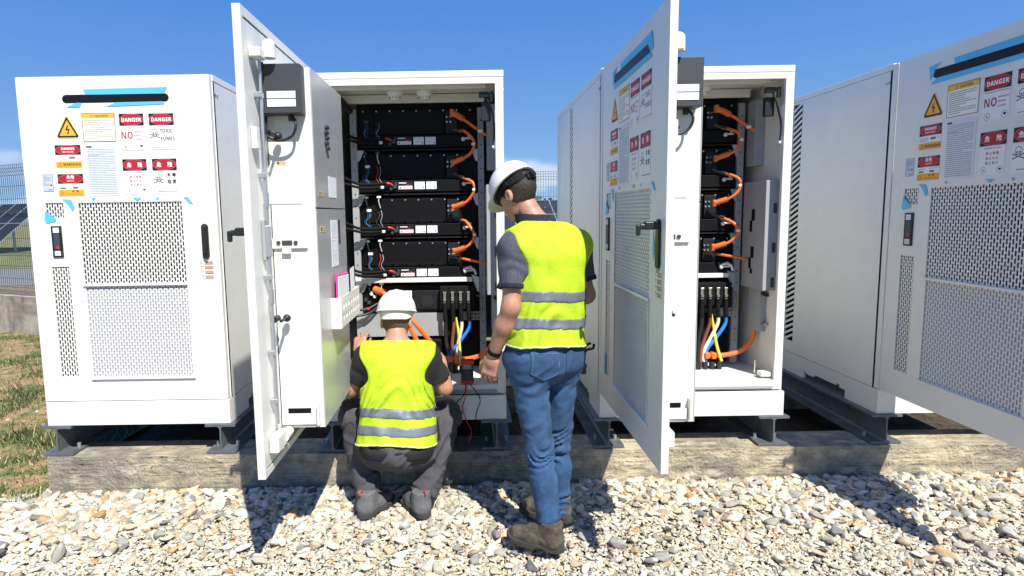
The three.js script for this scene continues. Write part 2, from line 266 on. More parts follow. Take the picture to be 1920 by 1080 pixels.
// ---------------------------------------------------------------- printed signs on the cabinet doors
// Chinese characters as strokes on a 10 x 10 grid (no such font is at hand)
const CJK = {
  wei: [[4, 0, 2, 3], [3, 1.2, 6.5, 1.2, 5.5, 3], [1, 3.3, 9.5, 3.3], [2, 3.3, 1.6, 7, 0.3, 9.7], [4, 5, 7.8, 5, 7.5, 7, 6.5, 7], [4, 5, 4, 9.2, 9, 9.2, 9.2, 7.8]],
  xian: [[0.8, 0.6, 3.2, 0.6, 2.2, 3.4, 3.4, 5.2, 2, 6.2], [0.8, 0.6, 0.8, 9.8], [6.6, 0.3, 3.8, 3.6], [6.6, 0.3, 9.8, 3.6], [5.2, 3.6, 8.2, 3.6], [4.6, 5, 5.3, 7.6], [6.6, 4.8, 7, 7.4], [9.2, 4.6, 7.8, 8.8], [4, 9.2, 9.8, 9.2]],
  you: [[0.5, 2, 9.5, 2], [4.4, 0.2, 3, 4, 0.5, 6.6], [3.2, 4.2, 3.2, 9.8], [3.2, 4.2, 8, 4.2, 8, 9.4, 7, 9.4], [3.2, 6, 8, 6], [3.2, 7.6, 8, 7.6]],
  du: [[1, 1.3, 9, 1.3], [1.8, 2.7, 8.2, 2.7], [0.4, 4, 9.6, 4], [5, 0.2, 5, 4], [2.2, 5.2, 1.8, 8.4], [2.2, 5.2, 8, 5.2, 7.6, 9.6, 6.4, 9.6], [0.4, 6.9, 9.6, 6.9], [1.8, 8.4, 8.6, 8.4], [5, 5.2, 4.7, 8.4]],
  yan: [[2, 0.4, 2, 5, 0.3, 9.4], [2, 6, 3.4, 8.6], [0.7, 2.6, 1, 4.2], [3.6, 2, 2.6, 4], [4.6, 1, 9.4, 1, 9.4, 9.4, 4.6, 9.4, 4.6, 1], [5.6, 3.8, 8.6, 3.8], [7, 2, 7, 5, 5.6, 8], [7, 5, 8.5, 8]],
  wu: [[1.5, 0.6, 8.5, 0.6], [0.6, 2, 0.6, 3.4], [0.6, 2, 9.4, 2, 9.2, 3.2], [5, 0.6, 5, 4], [2.2, 3, 3.6, 3], [6.4, 3, 7.8, 3], [4, 4.4, 1.4, 6.6], [3.4, 4.8, 7.4, 4.8, 4, 6.8], [4, 5.4, 9, 7], [2, 7.8, 8, 7.8, 7.4, 9.8], [4.8, 6.8, 4.4, 8, 1.4, 9.8]],
  jin: [[0.4, 1.6, 4.6, 1.6], [2.5, 0.2, 2.5, 4.4], [2.4, 1.8, 0.6, 3.8], [5.2, 1.6, 9.6, 1.6], [7.4, 0.2, 7.4, 4.4], [7.4, 1.8, 9.4, 3.8], [2.4, 5.2, 7.6, 5.2], [0.8, 6.8, 9.2, 6.8], [5, 6.8, 5, 9.6], [3, 7.8, 1.6, 9.4], [7, 7.8, 8.4, 9.4]],
  zhi: [[5.2, 0.6, 5.2, 9.2], [5.2, 4.2, 8.6, 4.2], [2.4, 3.6, 2.4, 9.2], [0.5, 9.2, 9.5, 9.2]],
  huo: [[5, 0.4, 4.6, 5, 0.8, 9.6], [5, 5, 9.2, 9.6], [1.8, 2.8, 2.6, 5], [8.4, 2.4, 6.6, 5]],
  xi: [[0.8, 2, 3.4, 2, 3.4, 6.4, 0.8, 6.4, 0.8, 2], [4.4, 1, 8.4, 1, 7.2, 4, 9, 4, 6.6, 7.6, 4, 9.6], [5.8, 1, 5.4, 6, 3.8, 9], [6, 4.5, 9.6, 9.6]],
};
function cjk(x, names, px, py, size, gap, color, lw) {
  x.strokeStyle = color; x.lineWidth = lw; x.lineCap = 'square';
  names.forEach((n, i) => { for (const s of CJK[n]) { x.beginPath(); for (let k = 0; k < s.length; k += 2) { const X = px + i * (size + gap) + s[k] / 10 * size, Y = py + s[k + 1] / 10 * size; k ? x.lineTo(X, Y) : x.moveTo(X, Y); } x.stroke(); } });
}
// rows of print too small to read in the photograph
function smallPrint(x, px, py, w, rows, step, color, seed, lw = 2) {
  const r = mulberry(seed); x.fillStyle = color;
  for (let i = 0; i < rows; i++) { let q = px; const end = px + w * (r() < 0.25 ? 0.4 + 0.5 * r() : 1); while (q < end) { const k = 3 + r() * 14; x.fillRect(q, py + i * step, Math.min(k, end - q), lw); q += k + 3; } }
}
const SIGN = (() => {
  const WHITE = '#e9eae7';
  const dangerHead = (x, w, h, words, sub) => {
    x.fillStyle = '#1b1418'; x.fillRect(0, 0, w, h); x.fillStyle = '#b01e2e'; x.strokeStyle = '#c98a92'; x.lineWidth = 3; x.beginPath(); x.ellipse(w / 2, h / 2, w * 0.485, h * 0.47, 0, 0, 7); x.fill(); x.stroke();
    if (words === 'cn') { const s = h * (sub ? 0.36 : 0.42); cjk(x, ['wei', 'xian'], w / 2 - s * (sub ? 1.1 : 1.7), h * (sub ? 0.14 : 0.29), s, s * (sub ? 0.2 : 1.4), '#fff', Math.max(3, s * 0.12)); if (sub) smallPrint(x, w * 0.36, h * 0.64, w * 0.28, 2, 10, '#fff', 5, 4); } else { x.fillStyle = '#fff'; x.textAlign = 'center'; x.textBaseline = 'middle'; x.font = `bold ${h * (sub ? 0.36 : 0.46)}px sans-serif`; x.fillText(words, w / 2, h * (sub ? 0.38 : 0.53)); if (sub) { x.font = `bold ${h * 0.17}px sans-serif`; x.fillText(sub, w / 2, h * 0.70); } }
  };
  const triangle = (x, cx, cy, r, fill) => { x.fillStyle = fill; x.strokeStyle = '#1a1712'; x.lineJoin = 'round'; x.lineWidth = r * 0.16; x.beginPath(); x.moveTo(cx, cy - r); x.lineTo(cx + r * 0.92, cy + r * 0.62); x.lineTo(cx - r * 0.92, cy + r * 0.62); x.closePath(); x.fill(); x.stroke(); };
  const bolt = (x, cx, cy, r) => { x.strokeStyle = '#15120d'; x.fillStyle = '#15120d'; x.lineWidth = r * 0.13; x.beginPath(); x.moveTo(cx + r * 0.08, cy - r * 0.52); x.lineTo(cx - r * 0.16, cy - r * 0.04); x.lineTo(cx + r * 0.16, cy - r * 0.10); x.lineTo(cx + r * 0.02, cy + r * 0.36); x.stroke(); x.beginPath(); x.moveTo(cx - r * 0.08, cy + r * 0.24); x.lineTo(cx + r * 0.12, cy + r * 0.26); x.lineTo(cx - r * 0.0, cy + r * 0.48); x.fill(); };
  const skull = (x, cx, cy, r) => {
    x.strokeStyle = '#222'; x.lineWidth = r * 0.10; x.fillStyle = '#222';
    for (const s of [-1, 1]) { x.lineWidth = r * 0.16; x.beginPath(); x.moveTo(cx - s * r * 0.95, cy + r * 0.30); x.lineTo(cx + s * r * 0.95, cy + r * 0.98); x.stroke(); for (const e of [-1, 1]) { x.beginPath(); x.arc(cx + e * s * r * 0.98, cy + r * (0.64 + 0.36 * e), r * 0.13, 0, 7); x.fill(); } }
    x.fillStyle = WHITE; x.lineWidth = r * 0.10; x.beginPath(); x.arc(cx, cy - r * 0.2, r * 0.66, 0, 7); x.fill(); x.stroke(); x.beginPath(); x.rect(cx - r * 0.32, cy + r * 0.32, r * 0.64, r * 0.34); x.fill(); x.stroke();
    x.fillStyle = '#222'; for (const s of [-1, 1]) { x.beginPath(); x.ellipse(cx + s * r * 0.27, cy - r * 0.02, r * 0.16, r * 0.18, 0, 0, 7); x.fill(); } x.beginPath(); x.moveTo(cx, cy + r * 0.12); x.lineTo(cx + r * 0.09, cy + r * 0.28); x.lineTo(cx - r * 0.09, cy + r * 0.28); x.fill(); x.fillRect(cx - r * 0.12, cy + r * 0.4, r * 0.04, r * 0.24); x.fillRect(cx + r * 0.08, cy + r * 0.4, r * 0.04, r * 0.24);
  };
  const forbid = (x, cx, cy, r, k) => { x.strokeStyle = '#3a3034'; x.lineWidth = r * 0.10; x.beginPath(); x.arc(cx, cy, r, 0, 7); x.stroke(); x.fillStyle = '#222'; if (k) { x.beginPath(); x.moveTo(cx - r * 0.6, cy - r * 0.4); x.quadraticCurveTo(cx + r * 0.2, cy - r * 0.7, cx + r * 0.7, cy - r * 0.25); x.lineTo(cx + r * 0.1, cy + r * 0.3); x.lineTo(cx - r * 0.3, cy); x.fill(); } else { x.fillRect(cx - r * 0.2, cy - r * 0.4, r * 0.16, r * 0.6); x.fillRect(cx - r * 0.3, cy + r * 0.2, r * 0.8, r * 0.14); x.fillRect(cx, cy - r * 0.1, r * 0.4, r * 0.14); } };
  const T = (w, h, d) => std({ map: canvasTex(w, h, d), roughness: 0.55 });
  return {
    caution: T(384, 330, (x, w, h) => { x.fillStyle = '#f1eee0'; x.fillRect(0, 0, w, h); x.fillStyle = '#f0b73c'; x.fillRect(0, 0, w, 62); x.strokeStyle = '#57503c'; x.lineWidth = 7; x.strokeRect(3, 3, w - 6, h - 6); triangle(x, 112, 38, 18, '#f0b73c'); x.fillStyle = '#1c1a14'; x.font = 'bold 36px sans-serif'; x.textBaseline = 'middle'; x.fillText('CAUTION', 146, 36); smallPrint(x, 24, 82, 330, 11, 21, '#4a473c', 11, 7); }),
    spec: T(360, 580, (x, w, h) => { x.fillStyle = '#d6dbde'; x.fillRect(0, 0, w, h); x.fillStyle = '#1f2a44'; x.fillRect(4, 14, 62, 18); smallPrint(x, 14, 48, 320, 26, 20, '#7f878e', 12, 8); smallPrint(x, 14, 110, 320, 2, 9, '#7d858c', 14, 4); }),
    danger: T(300, 134, (x, w, h) => dangerHead(x, w, h, 'DANGER')),
    dangerCn: T(300, 134, (x, w, h) => dangerHead(x, w, h, 'cn')),
    no: T(300, 290, (x, w, h) => { x.fillStyle = WHITE; x.fillRect(0, 0, w, h); smallPrint(x, 14, 8, 272, 1, 9, '#5a4a4e', 21, 7); x.fillStyle = '#a8202f'; x.font = 'bold 112px sans-serif'; x.textBaseline = 'middle'; x.save(); x.translate(6, 112); x.scale(0.9, 1.05); x.fillText('NO', 0, 0); x.restore(); x.font = 'bold 25px sans-serif'; ['SMOKING', 'SPARKS', 'FLAMES'].forEach((s, i) => x.fillText(s, 168, 70 + i * 44)); forbid(x, 56, 248, 34, 0); forbid(x, 252, 248, 34, 1); }),
    noCn: T(300, 290, (x, w, h) => { x.fillStyle = WHITE; x.fillRect(0, 0, w, h); smallPrint(x, 48, 16, 200, 1, 9, '#4a4a4e', 22, 8); cjk(x, ['jin', 'zhi', 'xi', 'yan'], 76, 56, 30, 10, '#a03a46', 4); cjk(x, ['jin', 'zhi', 'huo', 'zhi'], 76, 106, 30, 10, '#a03a46', 4); cjk(x, ['jin', 'zhi', 'you', 'huo'], 76, 156, 30, 10, '#a03a46', 4); forbid(x, 60, 244, 32, 0); forbid(x, 250, 244, 32, 1); }),
    toxic: T(320, 260, (x, w, h) => { x.fillStyle = WHITE; x.fillRect(0, 0, w, h); skull(x, 62, 70, 54); x.fillStyle = '#1d1d20'; x.font = 'bold 62px sans-serif'; x.textBaseline = 'middle'; x.save(); x.translate(128, 44); x.scale(0.9, 1); x.fillText('TOXIC', 0, 0); x.fillText('FUMES', 4, 92); x.restore(); smallPrint(x, 20, 232, 290, 1, 9, '#3c3c40', 24, 7); }),
    toxicCn: T(320, 260, (x, w, h) => { x.fillStyle = WHITE; x.fillRect(0, 0, w, h); skull(x, 70, 76, 56); cjk(x, ['you', 'du'], 184, 18, 46, 20, '#1d1d20', 6); cjk(x, ['yan', 'wu'], 184, 98, 46, 20, '#1d1d20', 6); smallPrint(x, 60, 226, 240, 1, 9, '#3c3c40', 25, 9); }),
    bolt: T(300, 300, (x, w, h) => { x.fillStyle = '#f2c661'; x.fillRect(0, 0, w, h); triangle(x, 150, 180, 158, '#f2b03a'); bolt(x, 150, 190, 130); }),
    warn: T(300, 256, (x, w, h) => { x.fillStyle = WHITE; x.fillRect(0, 0, w, h); x.save(); x.beginPath(); x.rect(0, 0, w, 112); x.clip(); dangerHead(x, w, 112, 'DANGER', 'HIGH VOLTAGE'); x.restore(); smallPrint(x, 10, 128, 120, 4, 12, '#8a8a88', 31, 5); x.fillStyle = '#77726a'; x.fillRect(160, 132, 70, 26); smallPrint(x, 240, 132, 50, 2, 14, '#999', 33, 5); x.fillStyle = '#eea92b'; x.fillRect(0, 186, w, 70); triangle(x, 44, 226, 24, '#eea92b'); x.fillStyle = '#15130e'; x.font = 'bold 44px sans-serif'; x.textBaseline = 'middle'; x.fillText('WARNING', 80, 222); }),
    warnCn: T(300, 256, (x, w, h) => { x.fillStyle = WHITE; x.fillRect(0, 0, w, h); x.save(); x.beginPath(); x.rect(0, 0, w, 112); x.clip(); dangerHead(x, w, 112, 'cn', 'x'); x.restore(); smallPrint(x, 10, 128, 100, 2, 12, '#777', 41, 5); x.fillStyle = '#4a4640'; x.fillRect(20, 156, 70, 16); x.fillRect(170, 152, 64, 18); smallPrint(x, 170, 128, 110, 1, 12, '#777', 43, 5); x.fillStyle = '#eea92b'; x.fillRect(0, 182, w, 74); triangle(x, 38, 224, 26, '#eea92b'); cjk(x, ['wei', 'xian'], 160, 188, 26, 24, '#332', 4); smallPrint(x, 92, 230, 190, 1, 12, '#6b5218', 44, 7); }),
    plate: T(128, 200, (x, w, h) => { x.fillStyle = '#bcc6d2'; x.fillRect(0, 0, w, h); x.strokeStyle = '#6d7884'; x.lineWidth = 5; x.strokeRect(3, 3, w - 6, h - 6); smallPrint(x, 16, 20, 96, 5, 13, '#5e6a78', 51, 5); smallPrint(x, 16, 100, 60, 3, 13, '#5e6a78', 52, 5); x.fillStyle = '#333c48'; x.fillRect(86, 120, 26, 16); smallPrint(x, 60, 176, 60, 1, 10, '#444', 53, 8); }),
    guide: T(160, 224, (x, w, h) => { x.fillStyle = '#ece6d8'; x.fillRect(0, 0, w, h); x.fillStyle = '#3a3a3a'; for (let i = 0; i < 4; i++) { x.strokeStyle = '#333'; x.lineWidth = 6; x.beginPath(); x.arc(22, 28 + i * 54, 14, 0.5 + i, 5 + i); x.stroke(); x.fillStyle = '#b9ad98'; x.fillRect(52, 12 + i * 54, 100, 40); x.fillStyle = '#8c2f2a'; x.fillRect(52, 44 + i * 54, 100, 8); smallPrint(x, 58, 20 + i * 54, 88, 2, 10, '#6c6558', 60 + i, 4); } }),
    display: T(128, 380, (x, w, h) => { x.fillStyle = '#101216'; x.fillRect(0, 0, w, h); x.fillStyle = '#3d434c'; x.fillRect(22, 84, 84, 200); x.fillStyle = '#e9ebee'; x.fillRect(22, 14, 84, 62); smallPrint(x, 32, 28, 64, 3, 14, '#8b93a0', 71, 6); x.fillStyle = '#d8dce4'; x.fillRect(22, 306, 84, 60); smallPrint(x, 32, 318, 64, 3, 14, '#8b93a0', 72, 6); x.strokeStyle = '#d8323a'; x.lineWidth = 8; x.beginPath(); x.arc(72, 262, 15, 0, 7); x.stroke(); }),
    module: T(256, 128, (x, w, h) => { x.fillStyle = '#14161a'; x.fillRect(0, 0, w, h); x.fillStyle = '#d9dde0'; x.fillRect(14, 8, 130, 18); x.fillStyle = '#efe4e2'; x.fillRect(8, 66, 240, 56); x.fillStyle = '#8e2530'; x.beginPath(); x.moveTo(110, 66); x.lineTo(170, 36); x.lineTo(248, 66); x.fill(); triangle(x, 40, 98, 20, '#c9505a'); smallPrint(x, 80, 78, 160, 3, 14, '#a38', 81, 5); }),
    moduleData: T(192, 128, (x, w, h) => { x.fillStyle = '#e6ecf2'; x.fillRect(0, 0, w, h); smallPrint(x, 14, 14, 150, 6, 16, '#8fa0b2', 82, 5); x.fillStyle = '#55606c'; x.fillRect(146, 86, 26, 24); }),
    sheet: T(160, 360, (x, w, h) => { x.fillStyle = '#eff2f6'; x.fillRect(0, 0, w, h); smallPrint(x, 16, 20, 128, 8, 16, '#9aa6b6', 91, 4); x.strokeStyle = '#8a94a4'; x.lineWidth = 3; x.strokeRect(20, 160, 120, 80); smallPrint(x, 16, 260, 128, 5, 16, '#9aa6b6', 92, 4); }),
    labelPair: T(256, 140, (x, w, h) => { x.fillStyle = '#26292d'; x.fillRect(0, 0, w, h); x.fillStyle = '#eef1f4'; x.fillRect(0, 0, w, 64); x.fillRect(0, 74, w, 66); smallPrint(x, 16, 14, 220, 3, 15, '#b9c1ca', 95, 5); smallPrint(x, 16, 90, 220, 3, 15, '#b9c1ca', 96, 5); }),
    caution2: T(128, 48, (x, w, h) => { x.fillStyle = '#d9c79a'; x.fillRect(0, 0, w, h); x.fillStyle = '#4a3b1a'; x.fillRect(10, 8, 30, 32); smallPrint(x, 50, 10, 70, 3, 12, '#6a5a34', 97, 5); }),
  };
})();
// ---------------------------------------------------------------- battery cabinets
// slotted sheet: vertical slots in staggered columns, as real bars and bridges
function slotted(x0, x1, y0, y1, zf, th = 0.003) {
  const gs = [], px = 0.0157, bar = 0.0058, sl = 0.0345, br = 0.0085; const n = Math.round((x1 - x0) / px), p = (x1 - x0) / n;
  for (let i = 0; i <= n; i++) { const c = x0 + i * p; gs.push(bb(Math.max(x0, c - bar / 2), Math.min(x1, c + bar / 2), y0, y1, zf - th, zf)); }
  for (let i = 0; i < n; i++) for (let y = y0 + (i % 2 ? 0 : sl / 2); y < y1; y += sl) { const a = Math.max(y0, y), b = Math.min(y1, y + br); if (b > a) gs.push(bb(x0 + i * p + bar / 2, x0 + (i + 1) * p - bar / 2, a, b, zf - th, zf)); }
  return uvm(join(gs));
}
const rectHole = (x0, x1, y0, y1) => { const h = new THREE.Path(); h.moveTo(x0, y0); h.lineTo(x0, y1); h.lineTo(x1, y1); h.lineTo(x1, y0); h.closePath(); return h; };
const poly = (pts, z, t = 0.0008) => { const s = new THREE.Shape(); pts.forEach(([x, y], i) => (i ? s.lineTo(x, y) : s.moveTo(x, y))); return new THREE.ExtrudeGeometry(s, { depth: t, bevelEnabled: false }).translate(0, 0, z); };
const capsuleShape = (x0, x1, yc, r, S = THREE.Shape) => { const s = new S(); s.moveTo(x0 + r, yc - r); s.lineTo(x1 - r, yc - r); s.absarc(x1 - r, yc, r, -Math.PI / 2, Math.PI / 2, false); s.lineTo(x0 + r, yc + r); s.absarc(x0 + r, yc, r, Math.PI / 2, Math.PI * 1.5, false); return s; };

const G = (() => {   // geometries shared by the four cabinets
  const D0 = 0.004, D1 = 1.092, Y0 = 0.153, Y1 = 2.036, g = {};
  const sk = new THREE.Shape(); sk.moveTo(D0, Y0); sk.lineTo(D1, Y0); sk.lineTo(D1, Y1); sk.lineTo(D0, Y1); sk.closePath();
  sk.holes.push(rectHole(0.292, 0.890, 0.858, 1.328), rectHole(0.297, 0.893, 0.300, 0.842), rectHole(0.104, 0.206, 1.244, 1.330), rectHole(0.107, 0.207, 0.304, 0.960), capsuleShape(0.255, 0.857, 1.912, 0.0215, THREE.Path));
  g.skin = uvm(new THREE.ExtrudeGeometry(sk, { depth: 0.003, bevelEnabled: false, curveSegments: 10 }).translate(0, 0, -0.003));
  const T = 0.031;
  g.edge = uvm(join([rb(D0, D0 + 0.004, Y0, Y1, -T, -0.003, 0.001), rb(D1 - 0.004, D1, Y0, Y1, -T, -0.003, 0.001), bb(D0 + 0.004, D1 - 0.004, Y0, Y0 + 0.004, -T, -0.003), bb(D0 + 0.004, D1 - 0.004, Y1 - 0.004, Y1, -T, -0.003),
    bb(D0 + 0.004, D0 + 0.03, Y0 + 0.004, Y1 - 0.004, -T, -T + 0.003), bb(D1 - 0.024, D1 - 0.004, Y0 + 0.004, Y1 - 0.004, -T, -T + 0.003), bb(D0 + 0.03, D1 - 0.024, Y0 + 0.004, Y0 + 0.03, -T, -T + 0.003), bb(D0 + 0.03, D1 - 0.024, Y1 - 0.036, Y1 - 0.004, -T, -T + 0.003)]));
  g.upper = slotted(0.290, 0.892, 0.856, 1.330, -0.0045); g.lower = slotted(0.295, 0.895, 0.298, 0.844, -0.0045, 0.002); g.small = slotted(0.102, 0.208, 1.242, 1.332, -0.0045); g.tall = slotted(0.105, 0.209, 0.302, 0.962, -0.0045);
  g.lightBar = new THREE.ExtrudeGeometry(capsuleShape(0.2555, 0.8565, 1.912, 0.021), { depth: 0.012, bevelEnabled: true, bevelSize: 0.002, bevelThickness: 0.002, bevelSegments: 2, curveSegments: 10 }).translate(0, 0, -0.012);
  // plinth side with the notch for lifting forks
  const ps = new THREE.Shape(); [[-0.02, 0.001], [-0.30, 0.001], [-0.30, 0.055], [-0.36, 0.055], [-0.36, 0.075], [-0.40, 0.075], [-0.40, 0.06], [-0.62, 0.06], [-0.66, 0.04], [-0.72, 0.04], [-0.77, 0.06], [-0.77, 0.001], [-1.66, 0.001], [-1.66, 0.147], [-0.02, 0.147]].forEach(([z, y], i) => (i ? ps.lineTo(-z, y) : ps.moveTo(-z, y)));
  g.plinthSide = uvm(new THREE.ExtrudeGeometry(ps, { depth: 0.018, bevelEnabled: false }).rotateY(Math.PI / 2));  // x along depth, z = -shape x
  { const t = new THREE.Shape(); const P = [[0.262, 1.815], [0.277, 1.815], [0.330, 1.708], [0.322, 1.694], [0.217, 1.694], [0.209, 1.708]]; P.forEach(([x, y], i) => (i ? t.lineTo(x, y) : t.moveTo(x, y))); const q = new THREE.ExtrudeGeometry(t, { depth: 0.0012, bevelEnabled: false }).translate(0, 0, 0.0004); const p = q.attributes.position, u = q.attributes.uv; for (let i = 0; i < p.count; i++) u.setXY(i, (p.getX(i) - 0.211) / 0.117, (p.getY(i) - 1.694) / 0.121); g.triangle = q; }
  g.blade = uvm(rbox(0.006, 0.019, 0.118, 0, 0, 0, 0.002));
  g.bolt = cyl(0.008, 0.006, 0, 0, 0, 'x', 12);
  return g;
})();

function makeDoor(cab, open) {
  const d = mesh('door', G.skin, M.white, cab); d.position.set(0.004, 0, 0); if (open) { d.rotation.y = -Math.PI / 2; }
  mesh('edge_frame', G.edge, M.white, d);
  mesh('vent_grille', G.upper, M.white, d); mesh('vent_grille', G.small, M.white, d); mesh('vent_grille', G.tall, M.white, d);
  mesh('filter_grille', G.lower, M.filterMesh, d);
  mesh('vent_backing', join([bb(0.286, 0.896, 0.85, 1.336, -0.026, -0.022), bb(0.098, 0.212, 1.238, 1.336, -0.026, -0.022), bb(0.100, 0.214, 0.298, 0.966, -0.026, -0.022)]), M.ventBack, d);
  mesh('filter_mat', bb(0.288, 0.902, 0.292, 0.848, -0.016, -0.0075), M.filter, d);
  mesh('filter_rail', uvm(rb(0.284, 0.900, 0.842, 0.856, 0.0005, 0.010)), M.white, d);
  mesh('filter_rail', uvm(rb(0.288, 0.908, 0.283, 0.297, 0.0005, 0.012)), M.white, d);
  mesh('filter_rail', uvm(rb(0.893, 0.902, 0.298, 0.841, 0.0005, 0.006, 0.002)), M.white, d);
  mesh('light_bar', G.lightBar, M.blackGloss, d);
  // signs
  const sg = (name, m, x0, x1, y0, y1, z = 0.0004) => mesh(name, bb(x0, x1, y0, y1, z, z + 0.0012), m, d);
  mesh('high_voltage_sign', G.triangle, SIGN.bolt, d); sg('caution_sign', SIGN.caution, 0.357, 0.543, 1.672, 1.832); sg('data_sheet_sign', SIGN.spec, 0.366, 0.541, 1.366, 1.655);
  sg('danger_sign', SIGN.danger, 0.568, 0.706, 1.760, 1.825); sg('danger_sign', SIGN.danger, 0.737, 0.877, 1.760, 1.824);
  sg('no_smoking_sign', SIGN.no, 0.568, 0.706, 1.622, 1.756); sg('toxic_fumes_sign', SIGN.toxic, 0.737, 0.882, 1.624, 1.748);
  sg('warning_sign', SIGN.warn, 0.188, 0.334, 1.530, 1.656); sg('warning_sign', SIGN.warnCn, 0.189, 0.335, 1.368, 1.493);
  sg('danger_sign', SIGN.dangerCn, 0.568, 0.705, 1.507, 1.571); sg('danger_sign', SIGN.dangerCn, 0.738, 0.877, 1.506, 1.571);
  sg('no_smoking_sign', SIGN.noCn, 0.570, 0.704, 1.374, 1.503); sg('toxic_fumes_sign', SIGN.toxicCn, 0.738, 0.880, 1.372, 1.500);
  sg('type_plate', SIGN.plate, 0.103, 0.161, 1.396, 1.493); sg('lock_guide_sticker', SIGN.guide, 0.976, 1.056, 0.872, 0.986);
  mesh('display_panel', rb(0.126, 0.186, 1.016, 1.197, 0.0004, 0.008, 0.002), M.black, d); sg('display_screen', SIGN.display, 0.129, 0.183, 1.019, 1.194, 0.008);
  // torn strips of blue masking tape
  const R = mulberry(cab.userData.seed), j = () => (R() - 0.5) * 0.012;
  const tapes = [[[0.383 + j(), 1.963], [0.854, 1.969], [0.835 + j(), 1.9335], [0.39, 1.9335]], [[0.50 + j(), 1.866], [0.56, 1.889], [0.828, 1.8905], [0.827 + j(), 1.876]], [[0.276, 1.866], [0.33, 1.8895], [0.362 + j(), 1.8895], [0.352, 1.867]],
    [[0.16, 1.238], [0.10, 1.288], [0.092, 1.232], [0.10, 1.212], [0.158, 1.224]], [[0.205, 1.352], [0.255, 1.346], [0.272, 1.30], [0.258, 1.282], [0.242, 1.312]], [[0.372, 1.356], [0.398, 1.356], [0.386, 1.341]], [[0.615, 1.352], [0.662, 1.352], [0.640, 1.334]], [[0.745, 1.352], [0.765, 1.352], [0.752, 1.336]], [[0.905, 1.352], [0.93, 1.352], [0.958, 1.312], [0.935, 1.318]]];
  if (cab.userData.tape) tapes.push([[0.235, 1.885], [0.225, 1.955], [0.31, 1.965], [0.27, 1.94], [0.253, 1.90]], [[0.28, 1.8895], [0.87, 1.8895], [0.88, 1.868], [0.24, 1.862]], [[0.80, 1.96], [0.88, 1.975], [0.90, 1.90], [0.862, 1.895]]); if (cab.userData.tape > 1) tapes.push([[0.10, 0.42], [0.128, 0.44], [0.125, 0.30], [0.096, 0.32]], [[0.94, 1.15], [0.965, 1.09], [0.95, 1.02], [0.938, 1.06]]);
  for (const t of tapes) mesh('masking_tape', poly(t, 0.0018 + 0.0006 * R()), M.tape, d);
  // handle
  const hb = mesh('door_handle', new THREE.ExtrudeGeometry(capsuleShape(-0.098, 0.098, 0, 0.017), { depth: 0.006, bevelEnabled: true, bevelSize: 0.003, bevelThickness: 0.003, bevelSegments: 2, curveSegments: 8 }).rotateZ(Math.PI / 2).translate(1.017, 1.096, 0.003), M.black, d);
  if (open) { mesh('handle_lever', join([rbox(0.024, 0.024, 0.080, 1.017, 1.168, 0.046, 0.008), rbox(0.022, 0.046, 0.018, 1.017, 1.154, 0.088, 0.006), rbox(0.03, 0.034, 0.05, 1.017, 1.172, 0.04, 0.008), cyl(0.013, 0.034, 1.017, 1.172, 0.012, 'x', 14)]), M.black, d); } else { mesh('handle_lever', join([rbox(0.022, 0.165, 0.014, 1.017, 1.104, 0.0165, 0.006), cyl(0.014, 0.008, 1.017, 1.008, 0.012, 'z', 14)]), M.black, d); }
  mesh('lock_cylinder', cyl(0.008, 0.01, 1.017, 0.985, 0.004, 'z', 12), M.chrome, d);
  // ---- cooling unit on the inner side of the door
  const U0 = 0.258, U1 = 0.85, E = -0.224, B = 0.285, Tp = 1.855, K = -0.032;
  const unit = mesh('cooling_unit', uvm(join([rb(U1 - 0.003, U1, B, Tp, E + 0.002, K, 0.001), rb(U0, U0 + 0.003, B, Tp, E + 0.002, K, 0.001), bb(U0 + 0.003, U1 - 0.003, B, B + 0.003, E + 0.002, K), bb(U0 + 0.003, U1 - 0.003, Tp - 0.003, Tp, E + 0.002, K), bb(U0 + 0.003, U1 - 0.003, B + 0.003, Tp - 0.003, K - 0.004, K)])), M.white, d);
  for (const [a, b] of [[B, 1.262], [1.268, Tp]]) mesh('cooling_unit_panel', uvm(rb(U0 - 0.004, U1 + 0.002, a, b, E - 0.003, E + 0.0015, 0.0012)), M.sheet, d);
  mesh('inner_sheet', uvm(bb(0.034, 0.255, 0.19, 1.99, -0.030, -0.028)), M.white, d);
  mesh('inner_sheet', uvm(bb(0.853, 1.066, 0.19, 1.99, -0.0295, -0.0275)), M.white, d);
  mesh('inner_sheet', uvm(bb(0.255, 0.853, 1.862, 1.99, -0.0298, -0.0278)), M.white, d);
  mesh('control_box', rb(U1 + 0.001, U1 + 0.075, 1.655, 1.855, E + 0.024, K - 0.002, 0.004), M.charcoal, d);
  mesh('control_box_label', bb(U1 + 0.0752, U1 + 0.0762, 1.685, 1.745, E + 0.045, E + 0.165), M.charcoal, d);
  const lp = mesh('control_box_label', new THREE.PlaneGeometry(0.118, 0.062), SIGN.labelPair, d); lp.rotation.y = Math.PI / 2; lp.position.set(U1 + 0.0772, 1.713, E + 0.103);
  mesh('control_cable', tube([[U1 + 0.03, 1.66, E + 0.08], [U1 + 0.05, 1.615, E + 0.055], [U1 + 0.05, 1.565, E + 0.075], [U1 + 0.05, 1.548, E + 0.13], [U1 + 0.05, 1.575, E + 0.178], [U1 + 0.04, 1.65, E + 0.182]], 0.006, 30), M.black, d);
  mesh('cable_gland', cyl(0.012, 0.03, U1 + 0.03, 1.645, E + 0.08, 'y', 12), M.black, d);
  mesh('service_cover', uvm(rb(U1 + 0.0005, U1 + 0.003, 1.285, 1.447, E + 0.055, E + 0.195, 0.001)), M.white, d);
  const pr = (m, x, y, z, w, h) => { const q = mesh('small_label', new THREE.BoxGeometry(0.001, h, w), m, d); q.position.set(x, y, z); };
